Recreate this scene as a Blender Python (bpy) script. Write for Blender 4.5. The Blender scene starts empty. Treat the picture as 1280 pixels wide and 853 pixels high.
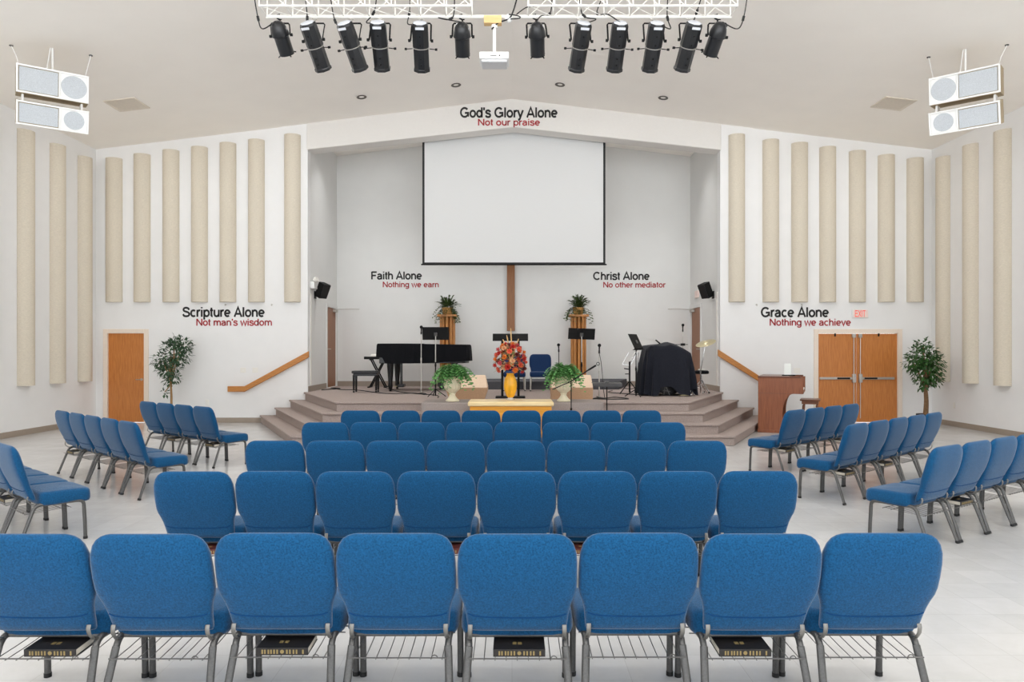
import bpy, bmesh, math, random
from mathutils import Vector, Matrix, Euler
R = math.radians
S = bpy.context.scene
COL = S.collection
FP = 900.0            # focal length in pixels of the 1280-wide frame
HZ = 438.0            # horizon row
EYE = 1.68

# ------------------------------------------------------------------ camera, light, exposure
cam_d = bpy.data.cameras.new('camera'); cam = bpy.data.objects.new('camera', cam_d); COL.objects.link(cam)
cam.location = (0, 0, EYE); cam.rotation_euler = (R(90), 0, 0)
cam_d.sensor_width = 36; cam_d.lens = 36 * FP / 1280; cam_d.shift_y = (HZ - 426.5) / 1280
cam_d.clip_start = 0.05; cam_d.clip_end = 200
S.camera = cam
S.cycles.diffuse_bounces = 10; S.cycles.max_bounces = 14
S.view_settings.view_transform = 'Standard'; S.view_settings.look = 'None'
S.view_settings.exposure = -0.1; S.view_settings.gamma = 1.0; S.view_settings.use_curve_mapping = False
W = bpy.data.worlds.new('world'); S.world = W; W.use_nodes = True
WN = W.node_tree; _bg = WN.nodes['Background']
_bg.inputs[1].default_value = 1.0
_tc = WN.nodes.new('ShaderNodeTexCoord'); _sx = WN.nodes.new('ShaderNodeSeparateXYZ'); _rp = WN.nodes.new('ShaderNodeMapRange')
_mx = WN.nodes.new('ShaderNodeMix'); _mx.data_type = 'RGBA'
_rp.inputs['From Min'].default_value = -0.06; _rp.inputs['From Max'].default_value = 0.06
UPPER_FILL, LOWER_FILL = 2.1, 5.6                      # added fill through the open rear, stronger below the horizon to lift the ceiling
_mx.inputs['A'].default_value = (0.955 * LOWER_FILL, 0.98 * LOWER_FILL, 1.0 * LOWER_FILL, 1); _mx.inputs['B'].default_value = (0.93 * UPPER_FILL, 0.97 * UPPER_FILL, 1.0 * UPPER_FILL, 1)
WN.links.new(_tc.outputs['Generated'], _sx.inputs[0]); WN.links.new(_sx.outputs['Z'], _rp.inputs['Value'])
WN.links.new(_rp.outputs['Result'], _mx.inputs['Factor']); WN.links.new(_mx.outputs['Result'], _bg.inputs[0])

RIDGE, SLOPE = 7.49, 0.119
def ceil_z(x): return RIDGE - SLOPE * abs(x)
XL, XR, YF, YB, YA = -9.65, 9.74, 16.7, -4.0, 19.45     # side walls, front wall, open rear end, alcove back
AL, AR = -4.73, 4.82                                    # alcove opening
ST = 0.71                                               # stage height

LAMP_POWER = 23
for ly in (-1.0, 3.0, 7.0, 11.0, 14.6):
    for lx in (-7.6, -4.4, -1.5, 1.5, 4.4, 7.6):
        if ly == 11.0 and abs(lx) > 7: continue      # the hanging speakers are there
        ld = bpy.data.lights.new('ceiling_lamp', 'AREA'); ld.shape = 'DISK'; ld.size = 0.42
        ld.energy = LAMP_POWER * (0.6 if ly > 14 else 1.0); ld.color = (0.985, 0.993, 1.0)
        lo = bpy.data.objects.new('ceiling_lamp', ld); COL.objects.link(lo)
        lo.location = (lx, ly, ceil_z(lx) - 0.06)

for lx in (-3.9, -2.6, -1.3, 0.0, 1.3, 2.6, 3.9):  # fill lamps added behind the beam to brighten the lower alcove walls
    ld = bpy.data.lights.new('alcove_fill_lamp', 'AREA'); ld.shape = 'DISK'; ld.size = 0.35; ld.spread = R(88); ld.energy = 11; ld.color = (0.985, 0.993, 1.0)
    lo = bpy.data.objects.new('alcove_fill_lamp', ld); COL.objects.link(lo); lo.location = (lx, 17.62, ceil_z(lx) - 0.06)

# ------------------------------------------------------------------ materials
def lin(c):
    return tuple(((v / 255) / 12.92 if v / 255 <= 0.04045 else ((v / 255 + 0.055) / 1.055) ** 2.4) for v in c)
def mat(name, rgb, rough=0.6, metal=0.0, noise=0.0, nscale=20.0, bump=0.0, bscale=200.0, sheen=0.0, emit=0.0, stretch=None, spec=0.5, alpha=1.0, trans=0.0):
    m = bpy.data.materials.new(name); m.use_nodes = True
    nt = m.node_tree; b = nt.nodes['Principled BSDF']
    c = lin(rgb)
    b.inputs['Base Color'].default_value = (*c, 1)
    b.inputs['Roughness'].default_value = rough; b.inputs['Metallic'].default_value = metal
    b.inputs['Specular IOR Level'].default_value = spec
    if sheen: b.inputs['Sheen Weight'].default_value = sheen; b.inputs['Sheen Roughness'].default_value = 0.4
    if emit:
        b.inputs['Emission Color'].default_value = (*c, 1); b.inputs['Emission Strength'].default_value = emit
    if trans: b.inputs['Transmission Weight'].default_value = trans
    if alpha < 1: b.inputs['Alpha'].default_value = alpha
    tc = nt.nodes.new('ShaderNodeTexCoord'); src = tc.outputs['Object']
    if stretch:
        mp = nt.nodes.new('ShaderNodeMapping'); mp.inputs['Scale'].default_value = stretch
        nt.links.new(src, mp.inputs['Vector']); src = mp.outputs['Vector']
    n = nt.nodes.new('ShaderNodeTexNoise'); n.inputs['Scale'].default_value = nscale; n.inputs['Detail'].default_value = 4
    nt.links.new(src, n.inputs['Vector'])
    r = nt.nodes.new('ShaderNodeValToRGB')
    k = noise
    r.color_ramp.elements[0].position = 0.3; r.color_ramp.elements[1].position = 0.7
    r.color_ramp.elements[0].color = (*[max(0, v * (1 - k)) for v in c], 1)
    r.color_ramp.elements[1].color = (*[min(1, v * (1 + k)) for v in c], 1)
    nt.links.new(n.outputs['Fac'], r.inputs['Fac']); nt.links.new(r.outputs['Color'], b.inputs['Base Color'])
    if bump:
        n2 = nt.nodes.new('ShaderNodeTexNoise'); n2.inputs['Scale'].default_value = bscale; n2.inputs['Detail'].default_value = 2
        nt.links.new(src, n2.inputs['Vector'])
        bp = nt.nodes.new('ShaderNodeBump'); bp.inputs['Strength'].default_value = bump; bp.inputs['Distance'].default_value = 0.004
        nt.links.new(n2.outputs['Fac'], bp.inputs['Height']); nt.links.new(bp.outputs['Normal'], b.inputs['Normal'])
    return m
def wood(name, c1, c2, rough=0.4, axis='Z', scale=6.0):
    m = mat(name, c1, rough)
    nt = m.node_tree; b = nt.nodes['Principled BSDF']
    tc = nt.nodes.new('ShaderNodeTexCoord'); mp = nt.nodes.new('ShaderNodeMapping')
    mp.inputs['Scale'].default_value = {'Z': (9, 9, 0.7), 'X': (0.7, 9, 9), 'Y': (9, 0.7, 9)}[axis]
    n = nt.nodes.new('ShaderNodeTexNoise'); n.inputs['Scale'].default_value = scale; n.inputs['Detail'].default_value = 6; n.inputs['Distortion'].default_value = 0.6
    r = nt.nodes.new('ShaderNodeValToRGB')
    r.color_ramp.elements[0].position = 0.32; r.color_ramp.elements[1].position = 0.68
    r.color_ramp.elements[0].color = (*lin(c1), 1); r.color_ramp.elements[1].color = (*lin(c2), 1)
    nt.links.new(tc.outputs['Object'], mp.inputs['Vector']); nt.links.new(mp.outputs['Vector'], n.inputs['Vector'])
    nt.links.new(n.outputs['Fac'], r.inputs['Fac']); nt.links.new(r.outputs['Color'], b.inputs['Base Color'])
    return m
def floor_mat():
    m = bpy.data.materials.new('floor_tile'); m.use_nodes = True
    nt = m.node_tree; b = nt.nodes['Principled BSDF']
    tc = nt.nodes.new('ShaderNodeTexCoord')
    br = nt.nodes.new('ShaderNodeTexBrick'); br.offset = 0.0; br.squash = 1.0
    br.inputs['Scale'].default_value = 1.0; br.inputs['Brick Width'].default_value = 0.305; br.inputs['Row Height'].default_value = 0.305
    br.inputs['Mortar Size'].default_value = 0.0022; br.inputs['Mortar Smooth'].default_value = 0.3
    br.inputs['Color1'].default_value = (*lin((200, 199, 198)), 1); br.inputs['Color2'].default_value = (*lin((207, 206, 205)), 1)
    br.inputs['Mortar'].default_value = (*lin((190, 188, 186)), 1)
    n = nt.nodes.new('ShaderNodeTexNoise'); n.inputs['Scale'].default_value = 3.2; n.inputs['Detail'].default_value = 8; n.inputs['Roughness'].default_value = 0.7
    mx = nt.nodes.new('ShaderNodeMix'); mx.data_type = 'RGBA'; mx.blend_type = 'MULTIPLY'
    r = nt.nodes.new('ShaderNodeValToRGB'); r.color_ramp.elements[0].position = 0.35; r.color_ramp.elements[1].position = 0.65
    r.color_ramp.elements[0].color = (0.87, 0.865, 0.855, 1); r.color_ramp.elements[1].color = (1, 1, 1, 1)
    nt.links.new(tc.outputs['Object'], br.inputs['Vector']); nt.links.new(tc.outputs['Object'], n.inputs['Vector'])
    nt.links.new(n.outputs['Fac'], r.inputs['Fac'])
    mx.inputs['Factor'].default_value = 0.6
    nt.links.new(br.outputs['Color'], mx.inputs['A']); nt.links.new(r.outputs['Color'], mx.inputs['B'])
    nt.links.new(mx.outputs['Result'], b.inputs['Base Color'])
    b.inputs['Roughness'].default_value = 0.2; b.inputs['Specular IOR Level'].default_value = 0.5
    return m
M = {}
M['wall'] = mat('wall_paint', (236, 236, 236), 0.75, noise=0.012, nscale=3, bump=0.05, bscale=60)
M['alcove'] = mat('alcove_paint', (224, 224, 222), 0.75, noise=0.015, nscale=2, bump=0.05, bscale=60)
M['ceiling'] = mat('ceiling_paint', (250, 246, 240), 0.85, noise=0.012, nscale=1.5)
M['beam'] = mat('beam_paint', (226, 223, 219), 0.7, noise=0.01)
M['floor'] = floor_mat()
M['base'] = mat('baseboard_vinyl', (158, 145, 132), 0.45, noise=0.03)
M['carpet'] = mat('carpet_taupe', (168, 154, 148), 0.95, noise=0.16, nscale=90, bump=0.5, bscale=260, spec=0.1)
M['carpet2'] = mat('carpet_grey', (160, 150, 146), 0.95, noise=0.14, nscale=90, bump=0.5, bscale=260, spec=0.1)
M['riser'] = mat('carpet_charcoal', (84, 84, 88), 0.95, noise=0.12, nscale=90, bump=0.4, bscale=260, spec=0.1)
M['panel'] = mat('acoustic_burlap', (214, 205, 189), 0.95, noise=0.07, nscale=28, bump=0.25, bscale=90, stretch=(1, 1, 3.5), spec=0.1)
M['blue'] = mat('blue_fabric', (16, 75, 117), 0.9, noise=0.32, nscale=130, bump=0.35, bscale=420, sheen=0.3, spec=0.2)
M['blueseam'] = mat('blue_seam', (14, 62, 108), 0.9, noise=0.1, nscale=100, spec=0.2)
M['shadedblue'] = mat('shaded_blue_fabric', (20, 44, 80), 0.9, noise=0.12, nscale=150, bump=0.3, bscale=420, sheen=0.08, spec=0.2)  # the hall chairs' blue, darkened in colour for the weaker light on stage
M['shadedblueseam'] = mat('shaded_blue_seam', (14, 30, 58), 0.9)
M['steel'] = mat('hammered_grey_steel', (92, 91, 90), 0.36, 0.6, noise=0.12, nscale=120, bump=0.15, bscale=150)
M['chrome'] = mat('chrome', (205, 205, 205), 0.18, 0.95, noise=0.02)
M['silver'] = mat('satin_silver', (196, 192, 186), 0.35, 0.7, noise=0.03)
M['bracket'] = mat('brushed_bracket', (138, 136, 132), 0.35, 0.75, noise=0.05)
M['blackcap'] = mat('black_rubber', (22, 22, 23), 0.6, noise=0.05)
M['wire'] = mat('grey_wire', (112, 110, 108), 0.4, 0.7, noise=0.05)
M['blackm'] = mat('black_metal', (13, 13, 14), 0.6, 0.0, noise=0.1, spec=0.25)
M['greym'] = mat('grey_metal', (66, 64, 64), 0.5, 0.1, noise=0.08)
M['lampblack'] = mat('lamp_black_enamel', (26, 27, 30), 0.32, 0.1, noise=0.12, nscale=14)
M['blackcloth'] = mat('black_cloth', (17, 18, 22), 0.9, noise=0.15, nscale=40, bump=0.2, bscale=300, sheen=0.05, spec=0.15)
M['drumcloth'] = mat('drum_black_cloth', (33, 35, 43), 0.9, noise=0.15, nscale=40, bump=0.2, bscale=300, sheen=0.1, spec=0.15)
M['piano'] = mat('piano_black', (14, 14, 16), 0.25, noise=0.05)
M['white'] = mat('white_enamel', (236, 236, 234), 0.4, noise=0.01)
M['truss'] = mat('white_truss_paint', (240, 238, 232), 0.4, noise=0.02)
M['grille'] = mat('speaker_grille', (190, 195, 200), 0.7, noise=0.16, nscale=120)
M['tan'] = mat('speaker_underside', (168, 152, 124), 0.7, noise=0.04)
M['screen'] = mat('projection_screen', (218, 219, 219), 0.85, noise=0.004)
M['screenb'] = mat('screen_border', (26, 27, 29), 0.7, noise=0.03)
M['door'] = wood('oak_door', (184, 112, 52), (204, 132, 68), 0.38, 'Z', 5)
M['door2'] = wood('alcove_door', (132, 82, 48), (150, 96, 58), 0.4, 'Z', 5)
M['frame'] = mat('door_frame_paint', (236, 222, 207), 0.5, noise=0.02)
M['rail'] = wood('oak_rail', (176, 112, 48), (198, 134, 66), 0.38, 'X', 5)
M['table'] = wood('honey_oak', (212, 142, 40), (230, 164, 60), 0.35, 'X', 4)
M['tabletop'] = wood('pale_oak', (232, 204, 150), (240, 218, 170), 0.32, 'X', 4)
M['pedestal'] = wood('fluted_oak', (172, 108, 46), (204, 142, 76), 0.4, 'Z', 5)
M['cross'] = wood('cross_wood', (128, 80, 42), (152, 100, 56), 0.45, 'Z', 5)
M['organ'] = wood('walnut_organ', (126, 70, 42), (146, 86, 54), 0.35, 'Z', 4)
M['organtop'] = wood('walnut_top', (96, 54, 36), (116, 66, 44), 0.3, 'X', 4)
M['bench'] = wood('bench_wood', (110, 66, 42), (132, 82, 54), 0.35, 'X', 4)
M['wedge'] = mat('wedge_tan', (190, 154, 122), 0.7, noise=0.06, nscale=40)
M['wedgetop'] = mat('wedge_cream', (226, 200, 174), 0.7, noise=0.04, nscale=40)
M['wedgegrille'] = mat('wedge_grille', (40, 36, 33), 0.8, noise=0.1)
M['urn'] = mat('urn_cream', (236, 226, 198), 0.6, noise=0.05, nscale=12, bump=0.15, bscale=40)
M['soil'] = mat('soil', (62, 48, 36), 0.95, noise=0.3)
M['potblack'] = mat('black_pot', (26, 27, 28), 0.5, noise=0.06)
M['trunk'] = mat('tree_bark', (150, 118, 78), 0.85, noise=0.25, nscale=30, bump=0.4, bscale=60)
M['trunk2'] = mat('tree_bark_dark', (120, 92, 64), 0.85, noise=0.25, nscale=30, bump=0.4, bscale=60)
M['ficus'] = mat('ficus_leaf', (52, 84, 54), 0.45, noise=0.4, nscale=9)
M['ficus2'] = mat('lush_leaf', (48, 88, 36), 0.45, noise=0.45, nscale=9)
M['fern'] = mat('fern_leaf', (102, 158, 88), 0.5, noise=0.45, nscale=11)
M['ivy'] = mat('ivy_leaf', (72, 92, 44), 0.55, noise=0.5, nscale=14)
M['basket'] = mat('wicker', (196, 146, 84), 0.8, noise=0.2, nscale=60, bump=0.4, bscale=120)
M['vase'] = mat('amber_glaze', (226, 164, 34), 0.25, noise=0.3, nscale=14, stretch=(1, 1, 0.25))
M['vasefoot'] = mat('vase_foot', (196, 190, 180), 0.25, noise=0.05)
for k, c in {'red': (196, 54, 44), 'coral': (226, 104, 76), 'orange': (224, 130, 48), 'pink': (204, 92, 96), 'wine': (112, 40, 36), 'peach': (228, 178, 134)}.items():
    M['f_' + k] = mat('petal_' + k, c, 0.7, noise=0.25, nscale=40)
M['palegreen'] = mat('pale_green_leaf', (150, 158, 96), 0.6, noise=0.3, nscale=20)
M['twig'] = mat('pale_twig', (212, 176, 120), 0.8, noise=0.1)
M['ink'] = mat('sign_black', (24, 22, 22), 0.6, noise=0.02)
M['red'] = mat('sign_red', (168, 38, 44), 0.6, noise=0.02)
M['exit'] = mat('exit_face', (240, 218, 210), 0.5, noise=0.01)
M['exitred'] = mat('exit_letters', (232, 96, 84), 0.5, emit=0.35)
M['plate'] = mat('ivory_plate', (236, 234, 228), 0.4, noise=0.01)
M['vent'] = mat('vent_paint', (226, 217, 204), 0.6, noise=0.03)
M['lens'] = mat('downlight_lens', (236, 234, 226), 0.3, noise=0.02)
M['darkring'] = mat('downlight_baffle', (84, 78, 72), 0.5, 0.2, noise=0.05)
M['capmetal'] = mat('lamp_rear_cap', (214, 218, 226), 0.3, 0.2, noise=0.04)
M['labelw'] = mat('lamp_label', (206, 208, 214), 0.5)
M['block'] = wood('plywood_block', (218, 180, 122), (230, 196, 140), 0.6, 'X', 6)
M['projgrey'] = mat('projector_grey', (206, 206, 208), 0.5, noise=0.02)
M['glass'] = mat('dark_lens_glass', (18, 20, 28), 0.08, noise=0.02)
M['book'] = mat('black_book_cover', (34, 30, 28), 0.45, noise=0.1)
M['bookbr'] = mat('maroon_book_cover', (96, 46, 40), 0.5, noise=0.1)
M['pages'] = mat('book_pages', (222, 214, 198), 0.8, noise=0.06, nscale=80, stretch=(1, 1, 20))
M['gold'] = mat('gold_stamp', (150, 130, 84), 0.5, 0.2, noise=0.05)
M['brass'] = mat('cymbal_brass', (196, 184, 148), 0.35, 0.5, noise=0.08)
M['key'] = mat('keyboard_grey', (176, 172, 164), 0.5, noise=0.03)
M['paper'] = mat('sheet_paper', (240, 238, 232), 0.8, noise=0.01)
M['clear'] = mat('clear_acrylic', (232, 236, 232), 0.2, noise=0.01)
M['cable'] = mat('black_cable', (20, 20, 21), 0.6, noise=0.05)
M['raceway'] = mat('white_raceway', (222, 218, 212), 0.5, noise=0.01)

# ------------------------------------------------------------------ mesh builder
def at(px, py, d):
    return Vector(((px - 640) * d / FP, d, EYE + (HZ - py) * d / FP))
class MB:
    def __init__(s): s.v = []; s.f = []; s.m = []; s.cur = 0; s.sm = []; s.smooth = True
    def add(s, vs, fs, T=None, smooth=None):
        o = len(s.v)
        s.v += [tuple(T @ Vector(p)) if T else tuple(p) for p in vs]
        for f in fs:
            s.f.append([i + o for i in f]); s.m.append(s.cur)
        return s
    def box(s, x0, x1, y0, y1, z0, z1, T=None):
        return s.add([(x0, y0, z0), (x1, y0, z0), (x1, y1, z0), (x0, y1, z0), (x0, y0, z1), (x1, y0, z1), (x1, y1, z1), (x0, y1, z1)],
                     [(0, 3, 2, 1), (4, 5, 6, 7), (0, 1, 5, 4), (1, 2, 6, 5), (2, 3, 7, 6), (3, 0, 4, 7)], T)
    def prism(s, poly, a, b, plane='xy', T=None):
        n = len(poly)
        P = {'xy': lambda p, h: (p[0], p[1], h), 'xz': lambda p, h: (p[0], h, p[1]), 'yz': lambda p, h: (h, p[0], p[1])}[plane]
        vs = [P(p, a) for p in poly] + [P(p, b) for p in poly]
        fs = [tuple(range(n))[::-1], tuple(range(n, 2 * n))] + [(i, (i + 1) % n, n + (i + 1) % n, n + i) for i in range(n)]
        return s.add(vs, fs, T)
    def rings(s, rings, close=True, cap0=True, cap1=True, T=None):
        n = len(rings[0]); vs = [p for r in rings for p in r]; fs = []
        for k in range(len(rings) - 1):
            for i in range(n if close else n - 1):
                j = (i + 1) % n
                fs.append((k * n + i, k * n + j, (k + 1) * n + j, (k + 1) * n + i))
        if cap0: fs.append(tuple(range(n))[::-1])
        if cap1: fs.append(tuple((len(rings) - 1) * n + i for i in range(n)))
        return s.add(vs, fs, T)
    def lathe(s, prof, n=20, c=(0, 0, 0), T=None, caps=True):
        rg = [[(c[0] + r * math.cos(2 * math.pi * i / n), c[1] + r * math.sin(2 * math.pi * i / n), c[2] + z) for i in range(n)] for r, z in prof]
        return s.rings(rg, True, caps, caps, T)
    def tube(s, path, r, n=8, flat=None, up=None, T=None):
        P = [Vector(p) for p in path]; rg = []
        t0 = (P[1] - P[0]).normalized()
        ref = Vector(up) if up else (Vector((0, 0, 1)) if abs(t0.z) < 0.9 else Vector((1, 0, 0)))
        for i, p in enumerate(P):
            t = ((P[min(i + 1, len(P) - 1)] - P[max(i - 1, 0)])).normalized()
            u = ref - t * ref.dot(t)
            if u.length < 1e-4: u = Vector((1, 0, 0)) - t * t.x
            u.normalize(); w = t.cross(u); ref = u
            rr = r[i] if isinstance(r, (list, tuple)) else r
            a, b = (rr, rr) if not flat else (rr * flat[0], rr * flat[1])
            rg.append([tuple(p + u * (a * math.cos(2 * math.pi * k / n)) + w * (b * math.sin(2 * math.pi * k / n))) for k in range(n)])
        return s.rings(rg, T=T)
    def cyl(s, a, b, r, n=12, r2=None):
        return s.tube([a, b], [r, r if r2 is None else r2], n)
    def ball(s, c, r, n=10, sc=(1, 1, 1)):
        prof = [(max(1e-4, math.sin(math.pi * k / n)), -math.cos(math.pi * k / n)) for k in range(n + 1)]
        rg = [[(c[0] + r * sc[0] * a * math.cos(2 * math.pi * i / (n + 2)), c[1] + r * sc[1] * a * math.sin(2 * math.pi * i / (n + 2)), c[2] + r * sc[2] * z) for i in range(n + 2)] for a, z in prof]
        return s.rings(rg)
    def mesh(s, name, mats, angle=40, smooth=True, recalc=True):
        me = bpy.data.meshes.new(name); me.from_pydata(s.v, [], s.f)
        for m in (mats if isinstance(mats, (list, tuple)) else [mats]): me.materials.append(M[m] if isinstance(m, str) else m)
        me.polygons.foreach_set('material_index', s.m)
        if recalc:
            bm = bmesh.new(); bm.from_mesh(me); bmesh.ops.recalc_face_normals(bm, faces=bm.faces); bm.to_mesh(me); bm.free()
        if smooth:
            me.polygons.foreach_set('use_smooth', [True] * len(me.polygons)); me.set_sharp_from_angle(angle=R(angle))
        me.update(); return me
    def build(s, name, mats, parent=None, bevel=0, angle=40, smooth=True, loc=None, rot=None, recalc=True):
        o = bpy.data.objects.new(name, s.mesh(name, mats, angle, smooth, recalc)); COL.objects.link(o)
        if parent: o.parent = parent
        if loc is not None: o.location = loc
        if rot is not None: o.rotation_euler = rot
        if bevel:
            b = o.modifiers.new('bevel', 'BEVEL'); b.width = bevel; b.segments = 2; b.limit_method = 'ANGLE'; b.angle_limit = R(35)
        return o
def tag(o, label, cat, group=None, kind=None):
    o['label'] = label; o['category'] = cat
    if group: o['group'] = group
    if kind: o['kind'] = kind
    return o
def thing(name, label, cat, loc=(0, 0, 0), rz=0.0, group=None):
    o = bpy.data.objects.new(name, None); COL.objects.link(o); o.location = loc; o.rotation_euler = (0, 0, rz)
    return tag(o, label, cat, group)
def struct(o, label, cat): return tag(o, label, cat, None, 'structure')
def copy_tree(o, parent=None, skip=()):
    c = o.copy(); COL.objects.link(c)
    if parent is not None: c.parent = parent
    for ch in KIDS.get(o, []):
        if ch.name.split('.')[0] in skip: continue
        copy_tree(ch, c, skip)
    return c
KIDS = {}
def index_kids(root):
    for ch in root.children:
        KIDS.setdefault(root, []).append(ch); index_kids(ch)
def bez(a, b, c, d, n=12):
    a, b, c, d = map(Vector, (a, b, c, d)); out = []
    for i in range(n + 1):
        t = i / n; out.append(a * (1 - t) ** 3 + b * 3 * t * (1 - t) ** 2 + c * 3 * t * t * (1 - t) + d * t ** 3)
    return out
def smooth_path(pts, n=6):
    P = [Vector(p) for p in pts]; out = []
    for i in range(len(P) - 1):
        p0, p1, p2, p3 = P[max(i - 1, 0)], P[i], P[i + 1], P[min(i + 2, len(P) - 1)]
        for k in range(n):
            t = k / n
            out.append(0.5 * ((2 * p1) + (p2 - p0) * t + (2 * p0 - 5 * p1 + 4 * p2 - p3) * t * t + (3 * p1 - p0 - 3 * p2 + p3) * t ** 3))
    out.append(P[-1]); return out

# ------------------------------------------------------------------ the setting
b = MB().box(XL - 0.2, XR + 0.2, YB, YA + 0.2, -0.2, 0)
struct(b.build('floor', 'floor', smooth=False), 'glossy off-white tiled floor of the hall', 'floor')
b = MB()
b.prism([(XL - .2, ceil_z(XL - .2)), (0, RIDGE), (XR + .2, ceil_z(XR + .2)), (XR + .2, ceil_z(XR + .2) + .2), (0, RIDGE + .2), (XL - .2, ceil_z(XL - .2) + .2)], YB, YA + .2, 'xz')
struct(b.build('ceiling', 'ceiling', smooth=False), 'low pitched cream ceiling over the hall', 'ceiling')
b = MB().box(XL - .2, XL, YB, YF, 0, ceil_z(XL) + .03)
struct(b.build('wall_left', 'wall', smooth=False), 'white side wall carrying tall half-round acoustic panels beside the single door', 'wall')
b = MB().box(XR, XR + .2, YB, YF, 0, ceil_z(XR) + .03)
struct(b.build('wall_right', 'wall', smooth=False), 'white side wall carrying tall half-round acoustic panels beside the double door', 'wall')
DLx0, DLx1, DLz = -9.40, -8.50, 2.10      # single door opening
DRx0, DRx1, DRz = 7.07, 8.97, 2.10        # double door opening
def strip(b, x0, x1, z0, y0=YF, y1=YF + .2):
    b.prism([(x0, z0), (x1, z0), (x1, ceil_z(x1) + .02), (x0, ceil_z(x0) + .02)], y0, y1, 'xz')
b = MB()
strip(b, XL - .2, DLx0, 0); strip(b, DLx0, DLx1, DLz); strip(b, DLx1, AL, 0)
strip(b, -5.40, AL, 0, YF - .03, YF + .01)
struct(b.build('wall_front', 'wall', smooth=False), 'white front wall section with the single door and Scripture lettering', 'wall')
b = MB()
strip(b, AR, DRx0, 0); strip(b, DRx0, DRx1, DRz); strip(b, DRx1, XR + .2, 0)
strip(b, AR, 5.52, 0, YF - .03, YF + .01)
struct(b.build('wall_front', 'wall', smooth=False), 'white front wall section with the double door and Grace lettering', 'wall')
bz = lambda x: 6.84 - .11 * abs(x)
b = MB().prism([(AL - .02, bz(AL)), (0.03, 6.84), (AR + .02, bz(AR)), (AR + .02, ceil_z(AR) + .02), (0.03, RIDGE + .02), (AL - .02, ceil_z(AL) + .02)], YF - .06, YF + .38, 'xz')
struct(b.build('wall_beam', 'beam', bevel=.02, smooth=False), 'shallow gabled white header beam over the stage opening', 'beam')
b = MB().box(AL - .2, AR + .2, YA, YA + .2, 0, RIDGE + .1)
struct(b.build('wall_back', 'alcove', smooth=False), 'pale grey rear wall of the stage alcove behind the screen', 'wall')
# alcove side walls with door openings near the rear corner
AD0, AD1, ADz = 18.36, 19.40, ST + 2.12
for x0, x1, nm, lb in ((AL - .2, AL, 'wall_alcove_left', 'alcove side wall beside the piano'), (AR, AR + .2, 'wall_alcove_right', 'alcove side wall beside the covered drums')):
    b = MB().box(x0, x1, YF + .19, AD0, 0, RIDGE).box(x0, x1, AD0, AD1, ADz, RIDGE).box(x0, x1, AD1, YA + .1, 0, RIDGE).box(x0, x1, AD0, AD1, 0, ST)
    struct(b.build(nm, 'alcove', smooth=False), lb, 'wall')
# stage and steps
def stage_poly(k):
    return [(-4.79 - .34 * k, YF - .03), (-3.30 - .19 * k, 13.55 - .3 * k), (3.33 + .19 * k, 13.55 - .3 * k), (4.86 + .36 * k, YF - .03)]
def grow(p, e):
    return [(p[0][0] - e, p[0][1]), (p[1][0] - e * .6, p[1][1] - e), (p[2][0] + e * .6, p[2][1] - e), (p[3][0] + e, p[3][1])]
for k, nm in ((0, 'stage_floor'), (1, 'stage_step'), (2, 'stage_step'), (3, 'stage_step')):
    h = ST - .1775 * k; b = MB()
    if k == 0:
        p = stage_poly(0); rear = [(AR - .001, YF - .03), (AR - .001, YA), (AL + .001, YA), (AL + .001, YF - .03)]
        b.prism(p + rear, 0.0, h - .04); b.prism(grow(p, .035) + rear, h - .04, h)
    else:
        p = stage_poly(k); q = stage_poly(k - 1)
        # ring between this outline and the one above it
        def ring(o, i, z0, z1):
            b.prism([o[0], o[1], o[2], o[3], i[3], i[2], i[1], i[0]], z0, z1)
        ring(p, q, 0.0, h - .04); ring(grow(p, .035), q, h - .04, h)
    lab = {0: 'taupe carpeted stage platform with angled front corners', 1: 'taupe carpeted stage step, topmost below the platform', 2: 'taupe carpeted stage step, second below the platform', 3: 'taupe carpeted stage step, lowest on the tiled floor'}[k]
    struct(b.build(nm, 'carpet', smooth=False, bevel=.012), lab, 'stage' if k == 0 else 'step')
# baseboards
def bboard(nm, lb, boxes):
    b = MB()
    for q in boxes: b.box(*q)
    struct(b.build(nm, 'base', bevel=.004, smooth=False), lb, 'baseboard')
bboard('baseboard_left', 'taupe baseboard along the side wall by the single door', [(XL, XL + .012, YB, YF, 0, .115)])
bboard('baseboard_right', 'taupe baseboard along the side wall by the double door', [(XR - .012, XR, YB, YF, 0, .115)])
bboard('baseboard_front_left', 'taupe baseboard between the single door and the steps', [(DLx1 + .09, -5.80, YF - .012, YF, 0, .115)])
bboard('baseboard_front_right', 'taupe baseboard either side of the double door', [(5.96, DRx0 - .09, YF - .012, YF, 0, .115), (DRx1 + .09, XR, YF - .012, YF, 0, .115)])
bboard('baseboard_alcove', 'brown baseboard around the stage alcove walls', [(AL, AR, YA - .014, YA, ST, ST + .135), (AL, AL + .014, YF, AD0 - .05, ST, ST + .135), (AR - .014, AR, YF, AD0 - .05, ST, ST + .135)])

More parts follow.
